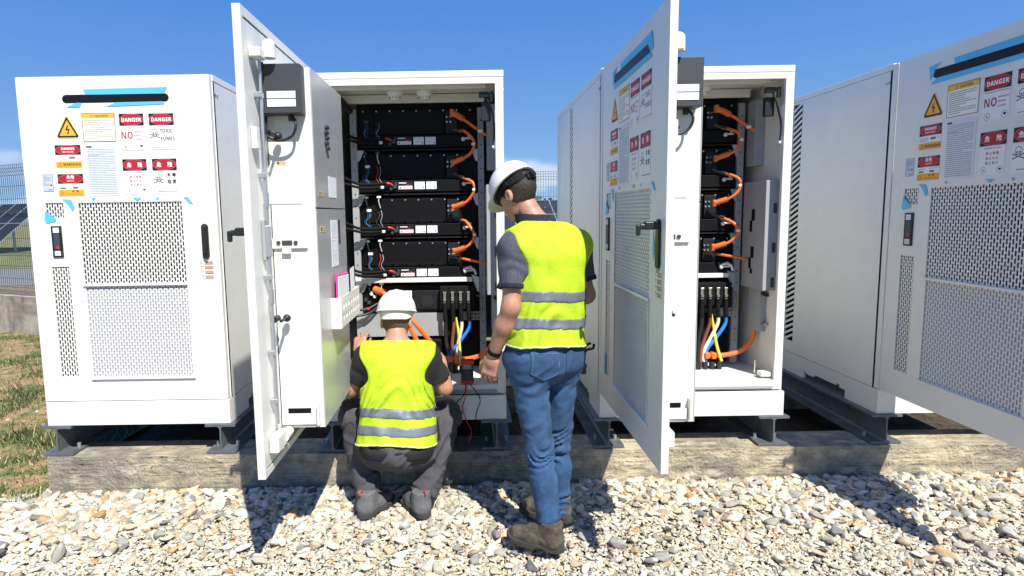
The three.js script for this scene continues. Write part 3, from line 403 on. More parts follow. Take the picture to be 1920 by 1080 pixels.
  pr(SIGN.caution2, U1 + 0.0012, 1.459, E + 0.14, 0.042, 0.016);
  mesh('latch_bar', uvm(join([rb(U1 + 0.0005, U1 + 0.012, 1.092, 1.136, E + 0.04, E + 0.205, 0.003), rb(U1 + 0.012, U1 + 0.018, 1.07, 1.092, E + 0.11, E + 0.15, 0.002)])), M.white, d);
  mesh('latch', join([rb(U1 + 0.012, U1 + 0.016, 1.108, 1.128, E + 0.105, E + 0.15, 0.002), cyl(0.009, 0.006, U1 + 0.014, 1.118, E + 0.09, 'x', 10), cyl(0.009, 0.006, U1 + 0.014, 1.118, E + 0.165, 'x', 10)]), M.charcoal, d);
  mesh('drain_slot', bb(U1 + 0.0005, U1 + 0.0035, 0.352, 0.374, E + 0.06, E + 0.162), M.void, d);
  mesh('bottom_bracket', uvm(join([rb(U1 + 0.0005, U1 + 0.010, 0.30, 0.35, E + 0.03, E + 0.19, 0.003), rb(U1 + 0.0005, U1 + 0.03, 0.30, 0.40, E + 0.018, E + 0.028, 0.003)])), M.white, d);
  mesh('terminal_strip', join([0, 1, 2, 3, 4].map((i) => rbox(0.05, 0.016, 0.014, 0.62 + 0.012 * (i % 2), 1.64 - i * 0.024, E - 0.009, 0.004))), M.charcoal, d);
  const pz = (name, m, x0, x1, y0, y1) => mesh(name, bb(x0, x1, y0, y1, E - 0.0045, E - 0.0034), m, d);
  pz('small_label', M.paper, 0.45, 0.61, 1.318, 1.417); pz('small_label', SIGN.caution2, 0.72, 0.80, 1.318, 1.342); pz('small_label', SIGN.sheet, 0.46, 0.60, 0.985, 1.21); pz('small_label', M.charcoal, 0.40, 0.44, 1.09, 1.21); pz('small_label', SIGN.caution2, 0.72, 0.80, 1.16, 1.185);
  // lock rod with its brackets along the free edge
  mesh('lock_rod', join([cyl(0.007, 1.52, 0.975, 1.11, -0.055, 'y', 10), cyl(0.011, 0.06, 0.975, 0.90, -0.055, 'y', 10), cyl(0.011, 0.06, 0.975, 1.30, -0.055, 'y', 10), rbox(0.02, 0.13, 0.03, 0.975, 1.13, -0.052, 0.004)]), M.zinc, d);
  mesh('rod_guide', uvm(join([rb(0.965, 1.035, 1.855, 1.895, -0.078, -0.033, 0.006), cyl(0.026, 0.05, 0.945, 1.895, -0.085, 'y', 18), new THREE.SphereGeometry(0.026, 16, 10).translate(0.945, 1.92, -0.085)])), M.white, d);
  mesh('rod_guide', uvm(join([rb(0.92, 1.04, 0.24, 0.31, -0.075, -0.033, 0.008), cyl(0.022, 0.07, 0.90, 0.275, -0.065, 'x', 18)])), M.white, d);
  mesh('lock_box', uvm(rb(1.01, 1.05, 1.50, 1.585, -0.055, -0.032, 0.004)), M.whitePlastic, d);
  mesh('lock_box', uvm(rb(0.945, 0.99, 1.05, 1.22, -0.046, -0.032, 0.004)), M.greyPaint, d);
  for (const y of [1.575, 0.80]) mesh('door_knob', join([cyl(0.014, 0.05, 0.95, y, -0.06, 'x', 12), cyl(0.007, 0.075, 0.925, y - 0.008, -0.085, 'x', 10), new THREE.SphereGeometry(0.017, 14, 10).translate(0.89, y - 0.008, -0.088)]), M.black, d);
  for (const y of [1.72, 1.40, 0.98, 0.66, 0.45]) mesh('rod_clip', rbox(0.03, 0.022, 0.03, 0.975, y, -0.046, 0.003), M.zinc, d);
  mesh('harness_cable', tube([[0.93, 1.86, -0.05], [0.91, 1.79, -0.05], [0.88, 1.76, -0.06], [0.86, 1.745, -0.07]], 0.005, 16), M.black, d);
  return d;
}

const ROWS = [1.695, 1.415, 1.135, 0.855];
function makeInterior(cab, which) {
  const add = (n, g, m, p = cab) => mesh(n, g, m, p);
  // grey rack posts, black recess behind them
  for (const [a, b] of [[0.145, 0.187], [0.956, 0.996]]) {
    const post = add('rack_post', uvm(join([rb(a, b, 0.22, 1.90, -0.425, -0.400, 0.002), bb(a < 0.5 ? a : b - 0.003, a < 0.5 ? a + 0.003 : b, 0.22, 1.90, -0.60, -0.425)])), M.greyPaint);
    const holes = []; for (let y = 0.30; y < 1.88; y += 0.076) holes.push(cyl(0.0045, 0.002, (a + b) / 2, y, -0.3995, 'z', 8)); add('bolt_holes', join(holes), M.void, post);
  }
  add('back_panel', bb(0.10, 1.0, 0.21, 1.94, -1.22, -1.20), M.blackMatt);
  add('rack_cover', bb(0.19, 0.953, 1.86, 1.935, -0.50, -0.425), M.blackMatt);
  const modBody = join([bb(0.192, 0.950, -0.045, 0.208, -1.1, -0.428)]);
  const modFace = join([rb(0.30, 0.745, 0.05, 0.20, -0.428, -0.410, 0.004), rb(0.205, 0.30, 0.045, 0.20, -0.428, -0.418, 0.003), ...[0, 1, 2, 3, 4].map((i) => rb(0.315 + i * 0.085, 0.39 + i * 0.085, 0.042, 0.062, -0.428, -0.400, 0.002))]);
  const modBar = uvm(rb(0.200, 0.935, -0.040, 0.036, -0.428, -0.388, 0.004));
  const modConn = rb(0.755, 0.83, 0.045, 0.19, -0.428, -0.408, 0.003);
  const bolts = join([...Array(9)].map((_, i) => cyl(0.005, 0.006, 0.23 + i * 0.085, 0.190, -0.409, 'z', 8)));
  const studs = join([[0.762, 0.148], [0.785, 0.148], [0.762, 0.118], [0.785, 0.118]].map(([x, y]) => cyl(0.006, 0.01, x, y, -0.405, 'z', 8)));
  const shelf = uvm(rb(0.188, 0.955, -0.058, -0.050, -0.43, -0.396, 0.001));
  ROWS.forEach((y, k) => {
    const m = add('battery_module', modBody, M.module); m.position.y = y;
    const f = (n, g, mt) => add(n, g, mt, m);
    f('module_cover', modFace, M.module); f('front_bar', modBar, M.module); f('connector_block', modConn, M.moduleGrey); f('cover_bolts', bolts, M.zinc); f('terminal_studs', studs, M.zinc); f('shelf_rail', shelf, M.moduleGrey);
    f('module_label', bb(0.444, 0.538, -0.024, 0.024, -0.3878, -0.3868), SIGN.module); f('module_label', bb(0.549, 0.615, -0.023, 0.024, -0.3878, -0.3868), SIGN.moduleData); f('module_label', bb(0.624, 0.690, -0.023, 0.024, -0.3878, -0.3868), SIGN.moduleData);
    f('bracket', poly([[0.915, -0.055], [0.955, -0.055], [0.955, -0.135], [0.94, -0.125]], -0.396, 0.004), M.zinc);
    f('bracket', poly([[0.187, -0.055], [0.232, -0.055], [0.205, -0.115], [0.187, -0.130]], -0.396, 0.004), M.zinc);
    // signal wires on the left of the module
    const wr = mulberry(50 + k + 7 * which), jt = () => (wr() - 0.5) * 0.018;
    [M.charcoal, M.blueCable, k % 2 ? M.red : M.charcoal, M.greyPaint, M.charcoal].forEach((mt, i) => { const x = 0.235 + [0, 0.012, 0.075, 0.092, 0.02][i], a = (wr() - 0.5) * 0.02; f('signal_wire', tube([[x, 0.12 + a, -0.41], [x + 0.008, 0.09, -0.392], [x - 0.006 + a, 0.05, -0.385], [x + 0.012, 0.02, -0.386]], 0.0022, 12, 6), mt); });
    f('signal_plug', join([rbox(0.03, 0.018, 0.02, 0.25, 0.125, -0.405, 0.003), rbox(0.02, 0.014, 0.016, 0.24, -0.072, -0.39, 0.003), rbox(0.028, 0.014, 0.016, 0.318, -0.070, -0.39, 0.003)]), k ? M.whitePlastic : M.charcoal);
    f('signal_wire', tube([[0.318, -0.075, -0.39], [0.316, -0.10, -0.388], [0.325, -0.14, -0.40]], 0.0028, 10, 6), M.whitePlastic); f('signal_wire', tube([[0.24, -0.08, -0.39], [0.238, -0.11, -0.388], [0.25, -0.15, -0.40]], 0.0028, 10, 6), M.charcoal);
    // black power leads from the left wall
    f('power_lead', tube([[0.06, 0.075, -0.28], [0.127, 0.046, -0.30], [0.20, 0.012, -0.33], [0.30, 0.010, -0.345], [0.375, 0.016, -0.36]], 0.0085, 24), M.blackMatt);
    f('power_lead', tube([[0.06, 0.035, -0.28], [0.127, 0.013, -0.30], [0.22, -0.012, -0.33], [0.34, -0.010, -0.36]], 0.0085, 24), M.blackMatt);
    f('lead_tip', tube([[0.37, 0.016, -0.36], [0.395, 0.012, -0.368], [0.41, 0.002, -0.376]], 0.0075, 8), M.red); f('lead_tip', rbox(0.024, 0.018, 0.018, 0.345, -0.010, -0.361, 0.004), M.whitePlastic);
    f('lead_socket', join([cyl(0.012, 0.02, 0.425, -0.006, -0.384, 'z', 10), cyl(0.010, 0.016, 0.40, -0.018, -0.384, 'z', 10), rbox(0.014, 0.035, 0.014, 0.432, 0.006, -0.382, 0.003)]), M.charcoal);
    // orange jumper to the module below
    if (k < 3) {
      f('jumper_cable', tube([[0.84, 0.055, -0.395], [0.872, 0.042 + jt(), -0.345], [0.912 + jt(), 0.008, -0.305 + jt()], [0.928 + jt(), -0.040, -0.292], [0.908 + jt(), -0.090, -0.300 + jt()], [0.87, -0.117, -0.318], [0.84, -0.127, -0.333]], 0.0095, 40, 10), M.orange);
      f('jumper_plug', join([tube([[0.866, -0.118, -0.32], [0.83, -0.131, -0.336], [0.80, -0.142, -0.35]], 0.0165, 8, 10), rbox(0.022, 0.042, 0.03, 0.797, -0.143, -0.354, 0.006)]), M.orange);
      f('jumper_socket', tube([[0.80, 0.075, -0.405], [0.84, 0.055, -0.392], [0.866, 0.044, -0.35]], 0.0105, 8, 8), M.charcoal);
      f('cable_tag', rbox(0.022, 0.018, 0.022, 0.927, -0.036, -0.292, 0.005), M.whitePlastic);
    }
    f('cable_clamp', join([new THREE.SphereGeometry(0.013, 12, 8).translate(0.865, 0.006, -0.375), cyl(0.006, 0.05, 0.888, 0.010, -0.372, 'x', 8), rbox(0.016, 0.022, 0.012, 0.90, 0.030, -0.37, 0.003)]), M.whitePlastic);
  });
  add('power_cable', tube([[0.85, 1.828, -0.335], [0.90, 1.790, -0.31], [0.96, 1.745, -0.30], [1.012, 1.712, -0.30]], 0.0095, 20, 10), M.orange); add('power_plug', join([tube([[0.80, 1.858, -0.36], [0.83, 1.842, -0.345], [0.868, 1.816, -0.328]], 0.0185, 8, 10), rbox(0.026, 0.048, 0.034, 0.797, 1.86, -0.366, 0.006)]), M.orange); add('cable_tag', rbox(0.03, 0.02, 0.022, 0.972, 1.737, -0.30, 0.005), M.whitePlastic);
  add('power_cable', tube([[0.83, 0.948, -0.375], [0.88, 0.938, -0.33], [0.93, 0.930, -0.31], [0.998, 0.915, -0.30]], 0.0085, 20, 10), M.orange); add('power_plug', tube([[0.775, 0.953, -0.405], [0.81, 0.951, -0.39], [0.838, 0.946, -0.37]], 0.011, 8, 8), M.charcoal);
  add('bonding_strap', tube([[0.855, 0.868, -0.375], [0.885, 0.885, -0.36], [0.92, 0.872, -0.36], [0.935, 0.84, -0.37]], 0.008, 16, 8), M.whitePlastic);
  add('cross_rail', uvm(rb(0.190, 0.912, 0.793, 0.822, -0.42, -0.368, 0.003)), M.white);
  add('bracket', poly([[0.905, 0.838], [0.955, 0.82], [0.955, 0.745], [0.945, 0.745]], -0.385, 0.004), M.zinc); add('bracket', poly([[0.15, 0.835], [0.20, 0.82], [0.185, 0.765], [0.15, 0.75]], -0.385, 0.004), M.whitePlastic);
  // control unit, fuse block, lugs
  const cu = add('control_unit', rb(0.15, 0.945, 0.59, 0.772, -1.0, -0.410, 0.006), M.module);
  add('control_face', rb(0.52, 0.70, 0.61, 0.735, -0.410, -0.402, 0.004), M.moduleGrey, cu); add('fan_disc', cyl(0.042, 0.004, 0.612, 0.665, -0.400, 'z', 24), M.black, cu); add('control_label', bb(0.445, 0.512, 0.60, 0.735, -0.4095, -0.4085), SIGN.sheet, cu);
  for (const [x, y] of [[0.21, 0.68], [0.25, 0.72], [0.30, 0.655]]) add('control_plug', join([cyl(0.012, 0.02, x, y, -0.402, 'z', 10), rbox(0.02, 0.02, 0.02, x + 0.02, y - 0.02, -0.40, 0.004)]), x < 0.22 ? M.charcoal : x < 0.27 ? M.whitePlastic : M.zinc, cu);
  add('control_cable', tube([[0.06, 0.66, -0.30], [0.14, 0.63, -0.32], [0.22, 0.625, -0.35], [0.29, 0.655, -0.39]], 0.0085, 20), M.black, cu); add('control_cable', tube([[0.06, 0.60, -0.30], [0.15, 0.585, -0.33], [0.24, 0.60, -0.36], [0.31, 0.65, -0.39]], 0.0085, 20), M.black, cu); add('control_plug', rbox(0.022, 0.018, 0.018, 0.232, 0.628, -0.352, 0.004), M.red, cu);
  const fb = add('fuse_block', rb(0.700, 0.925, 0.615, 0.765, -0.41, -0.345, 0.005), M.blackMatt);
  const LX = [0.730, 0.781, 0.832, 0.883];
  const low = which === 2 ? [[0.742, 0.30], [0.765, 0.27], [0.79, 0.31], [0.742, 0.255]] : [[0.70, 0.22], [0.715, 0.22], [0.735, 0.22], [0.75, 0.22]];
  LX.forEach((x, i) => {
    add('cable_lug', join([rbox(0.018, 0.05, 0.008, x, 0.698, -0.338, 0.003), cyl(0.009, 0.012, x, 0.682, -0.330, 'z', 10), rbox(0.024, 0.012, 0.014, x, 0.728, -0.338, 0.003), cyl(0.011, 0.025, x, 0.655, -0.336, 'y', 10)]), M.chrome, fb);
    add('cable_boot', tube([[x, 0.66, -0.336], [x, 0.60, -0.335], [x + 0.003, 0.54, -0.338]], 0.0145, 10, 10), M.blackMatt, fb);
    const c = [M.brown, M.brown, M.ivory, M.blueCable][i];
    add('phase_cable', tube([[x + 0.002, 0.56, -0.336], [x + 0.004, 0.50, -0.338], [mix(x, low[i][0], 0.45), 0.40, -0.335], [low[i][0] + 0.012, 0.32, -0.325], [low[i][0], low[i][1] - (which === 2 && i === 3 ? 0 : 0.02), -0.30]], 0.0115, 24, 10), i === 0 ? M.black : c, fb);
  });
  add('earth_cable', tube([[0.80, 0.56, -0.36], [0.815, 0.46, -0.345], [0.822, 0.36, -0.31], [0.83, 0.27, -0.25]], 0.0095, 20, 10), M.yellowGreen); add('earth_cable', tube([[0.935, 0.70, -0.39], [0.968, 0.68, -0.37], [0.966, 0.60, -0.37], [0.94, 0.565, -0.38], [0.915, 0.575, -0.39]], 0.005, 20, 8), std({ color: lin(0.35, 0.24, 0.06), roughness: 0.5 }));
  const pb = new THREE.Shape(); pb.moveTo(0.84, 0.535); pb.lineTo(0.985, 0.535); pb.lineTo(0.985, 0.592); pb.lineTo(0.84, 0.592); for (let i = 0; i < 4; i++) { for (const yy of [0.55, 0.576]) { const h = new THREE.Path(); h.absarc(0.905 + i * 0.022, yy, 0.0065, 0, 6.283); pb.holes.push(h); } }
  add('perforated_bracket', new THREE.ExtrudeGeometry(pb, { depth: 0.003, bevelEnabled: false, curveSegments: 6 }).translate(0, 0, -0.40), M.greyPaint);
  // lower mounting plate, cooling manifold, big orange lead
  add('mounting_plate', uvm(rb(0.15, 0.715, 0.43, 0.585, -0.42, -0.408, 0.002)), M.greyPaint);
  add('lower_panel', bb(0.72, 0.952, 0.215, 0.535, -0.52, -0.46), M.blackMatt);
  add('cooling_manifold', join([rb(0.17, 0.70, 0.30, 0.425, -0.62, -0.43, 0.01), cyl(0.020, 0.46, 0.42, 0.39, -0.405, 'x', 14), cyl(0.015, 0.44, 0.42, 0.335, -0.405, 'x', 14), rbox(0.10, 0.11, 0.05, 0.655, 0.36, -0.39, 0.012)]), M.module);
  add('hose_clips', join([0.26, 0.34, 0.42, 0.50].map((x) => rbox(0.05, 0.03, 0.03, x, 0.352, -0.385, 0.006))), M.whitePlastic);
  add('main_lead', tube([[1.045, 0.470, -0.28], [1.030, 0.40, -0.28], [0.97, 0.335, -0.28], [0.89, 0.305, -0.29], [0.79, 0.295, -0.31], [0.70, 0.30, -0.34]], 0.0155, 40, 12), M.orange);
  add('main_lead', tube([[0.30, 0.735, -0.385], [0.335, 0.73, -0.34], [0.43, 0.66, -0.30], [0.55, 0.53, -0.28], [0.63, 0.42, -0.30], [0.66, 0.36, -0.35]], 0.0155, 40, 12), M.orange); add('main_lead', tube([[0.46, 0.62, -0.31], [0.50, 0.53, -0.29], [0.545, 0.43, -0.29], [0.575, 0.34, -0.33]], 0.0155, 30, 12), M.orange); add('main_lead_plug', tube([[0.27, 0.752, -0.40], [0.30, 0.738, -0.385], [0.335, 0.73, -0.345]], 0.024, 10, 12), M.orange);
  add('main_lead_plug', join([rbox(0.05, 0.055, 0.05, 0.69, 0.30, -0.35, 0.01)]), M.blackMatt); add('lead_clamps', join([rbox(0.03, 0.04, 0.05, 0.76, 0.297, -0.315, 0.006), rbox(0.03, 0.04, 0.05, 0.80, 0.296, -0.31, 0.006)]), M.orange);
  add('gland_row', join([0.70, 0.745, 0.79, 0.835].map((x) => cyl(0.018, 0.05, x, 0.232, -0.30, 'y', 12))), M.black);
  // right wall: cable ducts with cut-outs
  const duct = add('cable_duct', uvm(join([rb(0.998, 1.076, 0.74, 1.40, -0.385, -0.105, 0.003)])), M.greyPaint);
  for (const [y0, y1, z0, z1] of [[1.16, 1.23, -0.27, -0.23], [1.09, 1.16, -0.29, -0.26], [0.93, 1.00, -0.27, -0.23], [0.86, 0.93, -0.29, -0.26], [0.83, 0.86, -0.27, -0.24]]) add('duct_cutout', bb(0.9965, 0.9985, y0, y1, z0, z1), M.void, duct);
  for (const y of [1.235, 1.00, 0.79]) add('duct_cutout', bb(1.045, 1.066, y - 0.03, y + 0.03, -0.1055, -0.1035), M.charcoal, duct);
  add('cable_duct', uvm(rb(1.03, 1.076, 0.47, 0.735, -0.34, -0.20, 0.003)), M.greyPaint); add('duct_screws', join([cyl(0.012, 0.02, 1.05, 0.71, -0.19, 'z', 10), cyl(0.008, 0.03, 1.065, 0.70, -0.185, 'z', 10)]), M.black); add('duct_clip', rbox(0.03, 0.016, 0.03, 1.06, 0.52, -0.18, 0.004), M.zinc);
  add('upper_duct', uvm(rb(1.012, 1.076, 1.50, 1.90, -0.40, -0.30, 0.003)), M.greyPaint);
  // door switch and cable at the top corner, lamp, smoke detectors
  add('door_switch', join([rb(0.975, 1.03, 1.77, 1.88, -0.14, -0.11, 0.004), rbox(0.06, 0.03, 0.03, 0.99, 1.915, -0.09, 0.004), rbox(0.02, 0.06, 0.02, 1.035, 1.90, -0.08, 0.004)]), M.black); add('switch_cable', tube([[1.0, 1.91, -0.09], [1.03, 1.84, -0.09], [1.045, 1.77, -0.08], [1.046, 1.70, -0.06], [1.04, 1.60, -0.06]], 0.005, 24), M.black); add('switch_plate', uvm(rbox(0.012, 0.07, 0.03, 1.055, 1.79, -0.062, 0.003)), M.whitePlastic); add('strike_plate', join([rbox(0.016, 0.03, 0.03, 1.053, 1.63, -0.062, 0.004), cyl(0.010, 0.03, 1.05, 1.612, -0.06, 'x', 10)]), M.whitePlastic);
  for (const x of [0.462, 0.640]) { const p = add('smoke_detector', new THREE.LatheGeometry([[0.001, 0], [0.022, 0.001], [0.030, 0.006], [0.032, 0.020], [0.040, 0.028], [0.050, 0.034], [0.052, 0.066]].map(([r, y]) => new THREE.Vector2(r, y)), 24), M.whitePlastic); p.position.set(x, 1.912, -0.20); add('detector_slots', join([...Array(10)].map((_, i) => { const a = i / 10 * 6.283; return box(0.004, 0.008, 0.004, Math.cos(a) * 0.0315, 0.013, Math.sin(a) * 0.0315); })), M.charcoal, p); }
  add('ceiling_conduit', tube([[0.09, 1.95, -0.18], [0.13, 1.92, -0.26], [0.16, 1.88, -0.35]], 0.022, 16, 10), M.black); add('ceiling_rail', uvm(bb(0.10, 1.0, 1.925, 1.975, -0.37, -0.35)), M.white); add('ceiling_rail', uvm(bb(0.10, 1.0, 1.955, 1.978, -0.13, -0.10)), M.white);
  add('floor_block', uvm(rb(0.985, 1.045, 0.222, 0.250, -0.11, -0.055, 0.004)), M.whitePlastic); add('floor_pin', cyl(0.007, 0.08, 1.0, 0.26, -0.16, 'y', 8), M.chrome);
}

function makeCabinet(i, open, label, tape) {
  const c = base('battery_cabinet', i * PITCH, CB, 0); c.userData.seed = 100 + i; c.userData.tape = tape;
  const add = (n, g, m = M.white, p = c) => mesh(n, g, m, p);
  const F = -0.034;
  add('roof', uvm(rb(-0.002, CW + 0.002, 2.004, CH, -CD, F, 0.004)));
  // left wall in two fields with the louvre strip between them
  const L0 = -0.935, L1 = -1.055;
  const left = add('side_panel', uvm(join([rb(0, 0.02, 0.150, 2.002, L0, F - 0.003, 0.002), rb(0, 0.02, 0.150, 2.002, -CD, L1, 0.002), bb(0, 0.02, 0.150, 0.235, L1, L0), bb(0, 0.02, 1.985, 2.002, L1, L0)])));
  add('louvre_backing', bb(0.013, 0.02, 0.235, 1.985, L1, L0), M.void, left);
  for (let y = 0.262; y < 1.97; y += 0.0415) { const b = add('louvre_blade', G.blade, M.white, left); b.position.set(0.004, y, (L0 + L1) / 2); b.rotation.x = -0.42; }
  add('side_panel', uvm(rb(CW - 0.02, CW, 0.150, 2.002, -CD, F - 0.003, 0.002)));
  add('rear_panel', uvm(bb(0.02, CW - 0.02, 0.150, 2.002, -CD, -CD + 0.02)));
  add('front_frame', uvm(join([rb(0.0, 0.044, 0.150, 2.002, F - 0.022, F, 0.002), rb(1.052, CW, 0.150, 2.002, F - 0.022, F, 0.002), bb(0.044, 1.052, 1.968, 2.002, F - 0.022, F), bb(0.044, 1.052, 0.150, 0.205, F - 0.022, F)])));
  add('hinge_strip', uvm(rb(0.0, 0.0062, 0.153, 2.034, F, -0.0005, 0.001)));
  add('sill_lip', uvm(rb(0.05, 1.046, 0.158, 0.176, F, F + 0.010, 0.003)), open ? M.greyPaint : M.white);
  add('inner_lining', uvm(join([bb(0.02, 0.024, 0.21, 1.98, -1.25, F - 0.022), bb(CW - 0.024, CW - 0.02, 0.21, 1.98, -1.25, F - 0.022), bb(0.024, CW - 0.024, 1.98, 1.998, -1.25, F - 0.022)])));
  add('floor_panel', uvm(bb(0.02, CW - 0.02, 0.15, 0.208, -1.25, F - 0.022)));
  add('plinth', uvm(rb(0, CW, 0.001, 0.1475, -0.02, 0, 0.002)));
  for (const x of [0, CW - 0.018]) { const p = add('plinth_side', G.plinthSide); p.position.x = x; }
  for (const x of [-0.001, CW + 0.001]) for (const z of [-0.060, -0.084]) { const b = add('panel_screw', G.bolt, M.zinc); b.position.set(x, 1.935, z); }
  if (!open) add('rack_cover', bb(0.10, 1.0, 0.22, 1.96, -0.6, -0.4), M.blackMatt);
  else makeInterior(c, i + 1);
  makeDoor(c, open);
  delete c.userData.seed; delete c.userData.tape;
  tag(c, label, 'cabinet', 'battery cabinets in a row'); return c;
}
makeCabinet(0, false, 'closed white battery cabinet beside the grass, stickers and slotted vents on its door', false);
makeCabinet(1, true, 'open white battery cabinet that the crouching worker reaches into', false);
makeCabinet(2, true, 'open white battery cabinet right of the standing worker, its stickered door seen edge-on', 2);
makeCabinet(3, true, 'white battery cabinet cut off by the right picture edge, its door swung towards the viewer', true);
// ---------------------------------------------------------------- people: distance fields meshed as surface nets
function nets(f, lo, hi, h) {
  const nx = Math.ceil((hi[0] - lo[0]) / h) + 1, ny = Math.ceil((hi[1] - lo[1]) / h) + 1, nzz = Math.ceil((hi[2] - lo[2]) / h) + 1, S = 4;
  const A = new Float32Array(nx * ny * nzz).fill(1), id = (i, j, k) => (k * ny + j) * nx + i;
  for (let k = 0; k < nzz; k += S) for (let j = 0; j < ny; j += S) for (let i = 0; i < nx; i += S) {
    const c = f(lo[0] + (i + 1.5) * h, lo[1] + (j + 1.5) * h, lo[2] + (k + 1.5) * h), far = Math.abs(c) > S * h * 1.6;
    for (let c2 = k; c2 < Math.min(k + S, nzz); c2++) for (let b = j; b < Math.min(j + S, ny); b++) for (let a = i; a < Math.min(i + S, nx); a++) A[id(a, b, c2)] = far ? c : f(lo[0] + a * h, lo[1] + b * h, lo[2] + c2 * h);
  }
  const map = new Map(), P = [], I = [];
  for (let k = 0; k < nzz - 1; k++) for (let j = 0; j < ny - 1; j++) for (let i = 0; i < nx - 1; i++) {
    const v = []; let m = 0; for (let c = 0; c < 8; c++) { const q = A[id(i + (c & 1), j + (c >> 1 & 1), k + (c >> 2))]; v.push(q); if (q < 0) m |= 1 << c; }
    if (m === 0 || m === 255) continue;
    let x = 0, y = 0, z = 0, n = 0;
    for (let c = 0; c < 8; c++) for (let a = 0; a < 3; a++) { const d = c | 1 << a; if (d === c) continue; if ((v[c] < 0) !== (v[d] < 0)) { const t = v[c] / (v[c] - v[d]); x += (c & 1) + (a === 0 ? t : 0); y += (c >> 1 & 1) + (a === 1 ? t : 0); z += (c >> 2) + (a === 2 ? t : 0); n++; } }
    map.set(id(i, j, k), P.length / 3); P.push(lo[0] + (i + x / n) * h, lo[1] + (j + y / n) * h, lo[2] + (k + z / n) * h);
  }
  const quad = (a, b, c, d, flip) => { if (a === undefined || b === undefined || c === undefined || d === undefined) return; flip ? I.push(a, c, b, a, d, c) : I.push(a, b, c, a, c, d); };
  for (let k = 1; k < nzz - 1; k++) for (let j = 1; j < ny - 1; j++) for (let i = 1; i < nx - 1; i++) {
    const s = A[id(i, j, k)] < 0;
    if (s !== A[id(i + 1, j, k)] < 0) quad(map.get(id(i, j - 1, k - 1)), map.get(id(i, j, k - 1)), map.get(id(i, j, k)), map.get(id(i, j - 1, k)), !s);
    if (s !== A[id(i, j + 1, k)] < 0) quad(map.get(id(i - 1, j, k - 1)), map.get(id(i - 1, j, k)), map.get(id(i, j, k)), map.get(id(i, j, k - 1)), !s);
    if (s !== A[id(i, j, k + 1)] < 0) quad(map.get(id(i - 1, j - 1, k)), map.get(id(i, j - 1, k)), map.get(id(i, j, k)), map.get(id(i - 1, j, k)), !s);
  }
  const g = new THREE.BufferGeometry(); g.setAttribute('position', new THREE.BufferAttribute(new Float32Array(P), 3)); g.setIndex(I); g.computeVertexNormals(); return g;
}
const len = Math.hypot;
const smin = (a, b, k) => { const h = Math.max(k - Math.abs(a - b), 0) / k; return Math.min(a, b) - h * h * k * 0.25; };
const smax = (a, b, k) => -smin(-a, -b, k);
// tapered capsule
function cap(a, b, ra, rb) { const dx = b[0] - a[0], dy = b[1] - a[1], dz = b[2] - a[2], q = 1 / (dx * dx + dy * dy + dz * dz + 1e-9); return (x, y, z) => { const t = clamp(((x - a[0]) * dx + (y - a[1]) * dy + (z - a[2]) * dz) * q, 0, 1); return len(x - a[0] - dx * t, y - a[1] - dy * t, z - a[2] - dz * t) - (ra + (rb - ra) * t); }; }
const ell = (c, r) => (x, y, z) => { const a = (x - c[0]) / r[0], b = (y - c[1]) / r[1], d = (z - c[2]) / r[2], k = len(a, b, d); const m = Math.min(r[0], r[1], r[2]); return (k - 1) * (k < 1e-6 ? m : k / len(a / r[0], b / r[1], d / r[2])); };
const rbx = (c, s, r) => (x, y, z) => { const a = Math.abs(x - c[0]) - s[0] + r, b = Math.abs(y - c[1]) - s[1] + r, d = Math.abs(z - c[2]) - s[2] + r; return len(Math.max(a, 0), Math.max(b, 0), Math.max(d, 0)) + Math.min(Math.max(a, b, d), 0) - r; };
const uni = (fs, k) => (x, y, z) => { let d = fs[0](x, y, z); for (let i = 1; i < fs.length; i++) d = smin(d, fs[i](x, y, z), k); return d; };
const add3 = (a, b, s = 1) => [a[0] + b[0] * s, a[1] + b[1] * s, a[2] + b[2] * s];
const mix3 = (a, b, t) => [mix(a[0], b[0], t), mix(a[1], b[1], t), mix(a[2], b[2], t)];
const n3 = (a) => { const l = len(...a); return [a[0] / l, a[1] / l, a[2] / l]; };
const cross = (a, b) => [a[1] * b[2] - a[2] * b[1], a[2] * b[0] - a[0] * b[2], a[0] * b[1] - a[1] * b[0]];
const dot = (a, b) => a[0] * b[0] + a[1] * b[1] + a[2] * b[2];
const frame = (o, X, Y, Z) => new THREE.Matrix4().makeBasis(V(...X), V(...Y), V(...Z)).setPosition(...o);

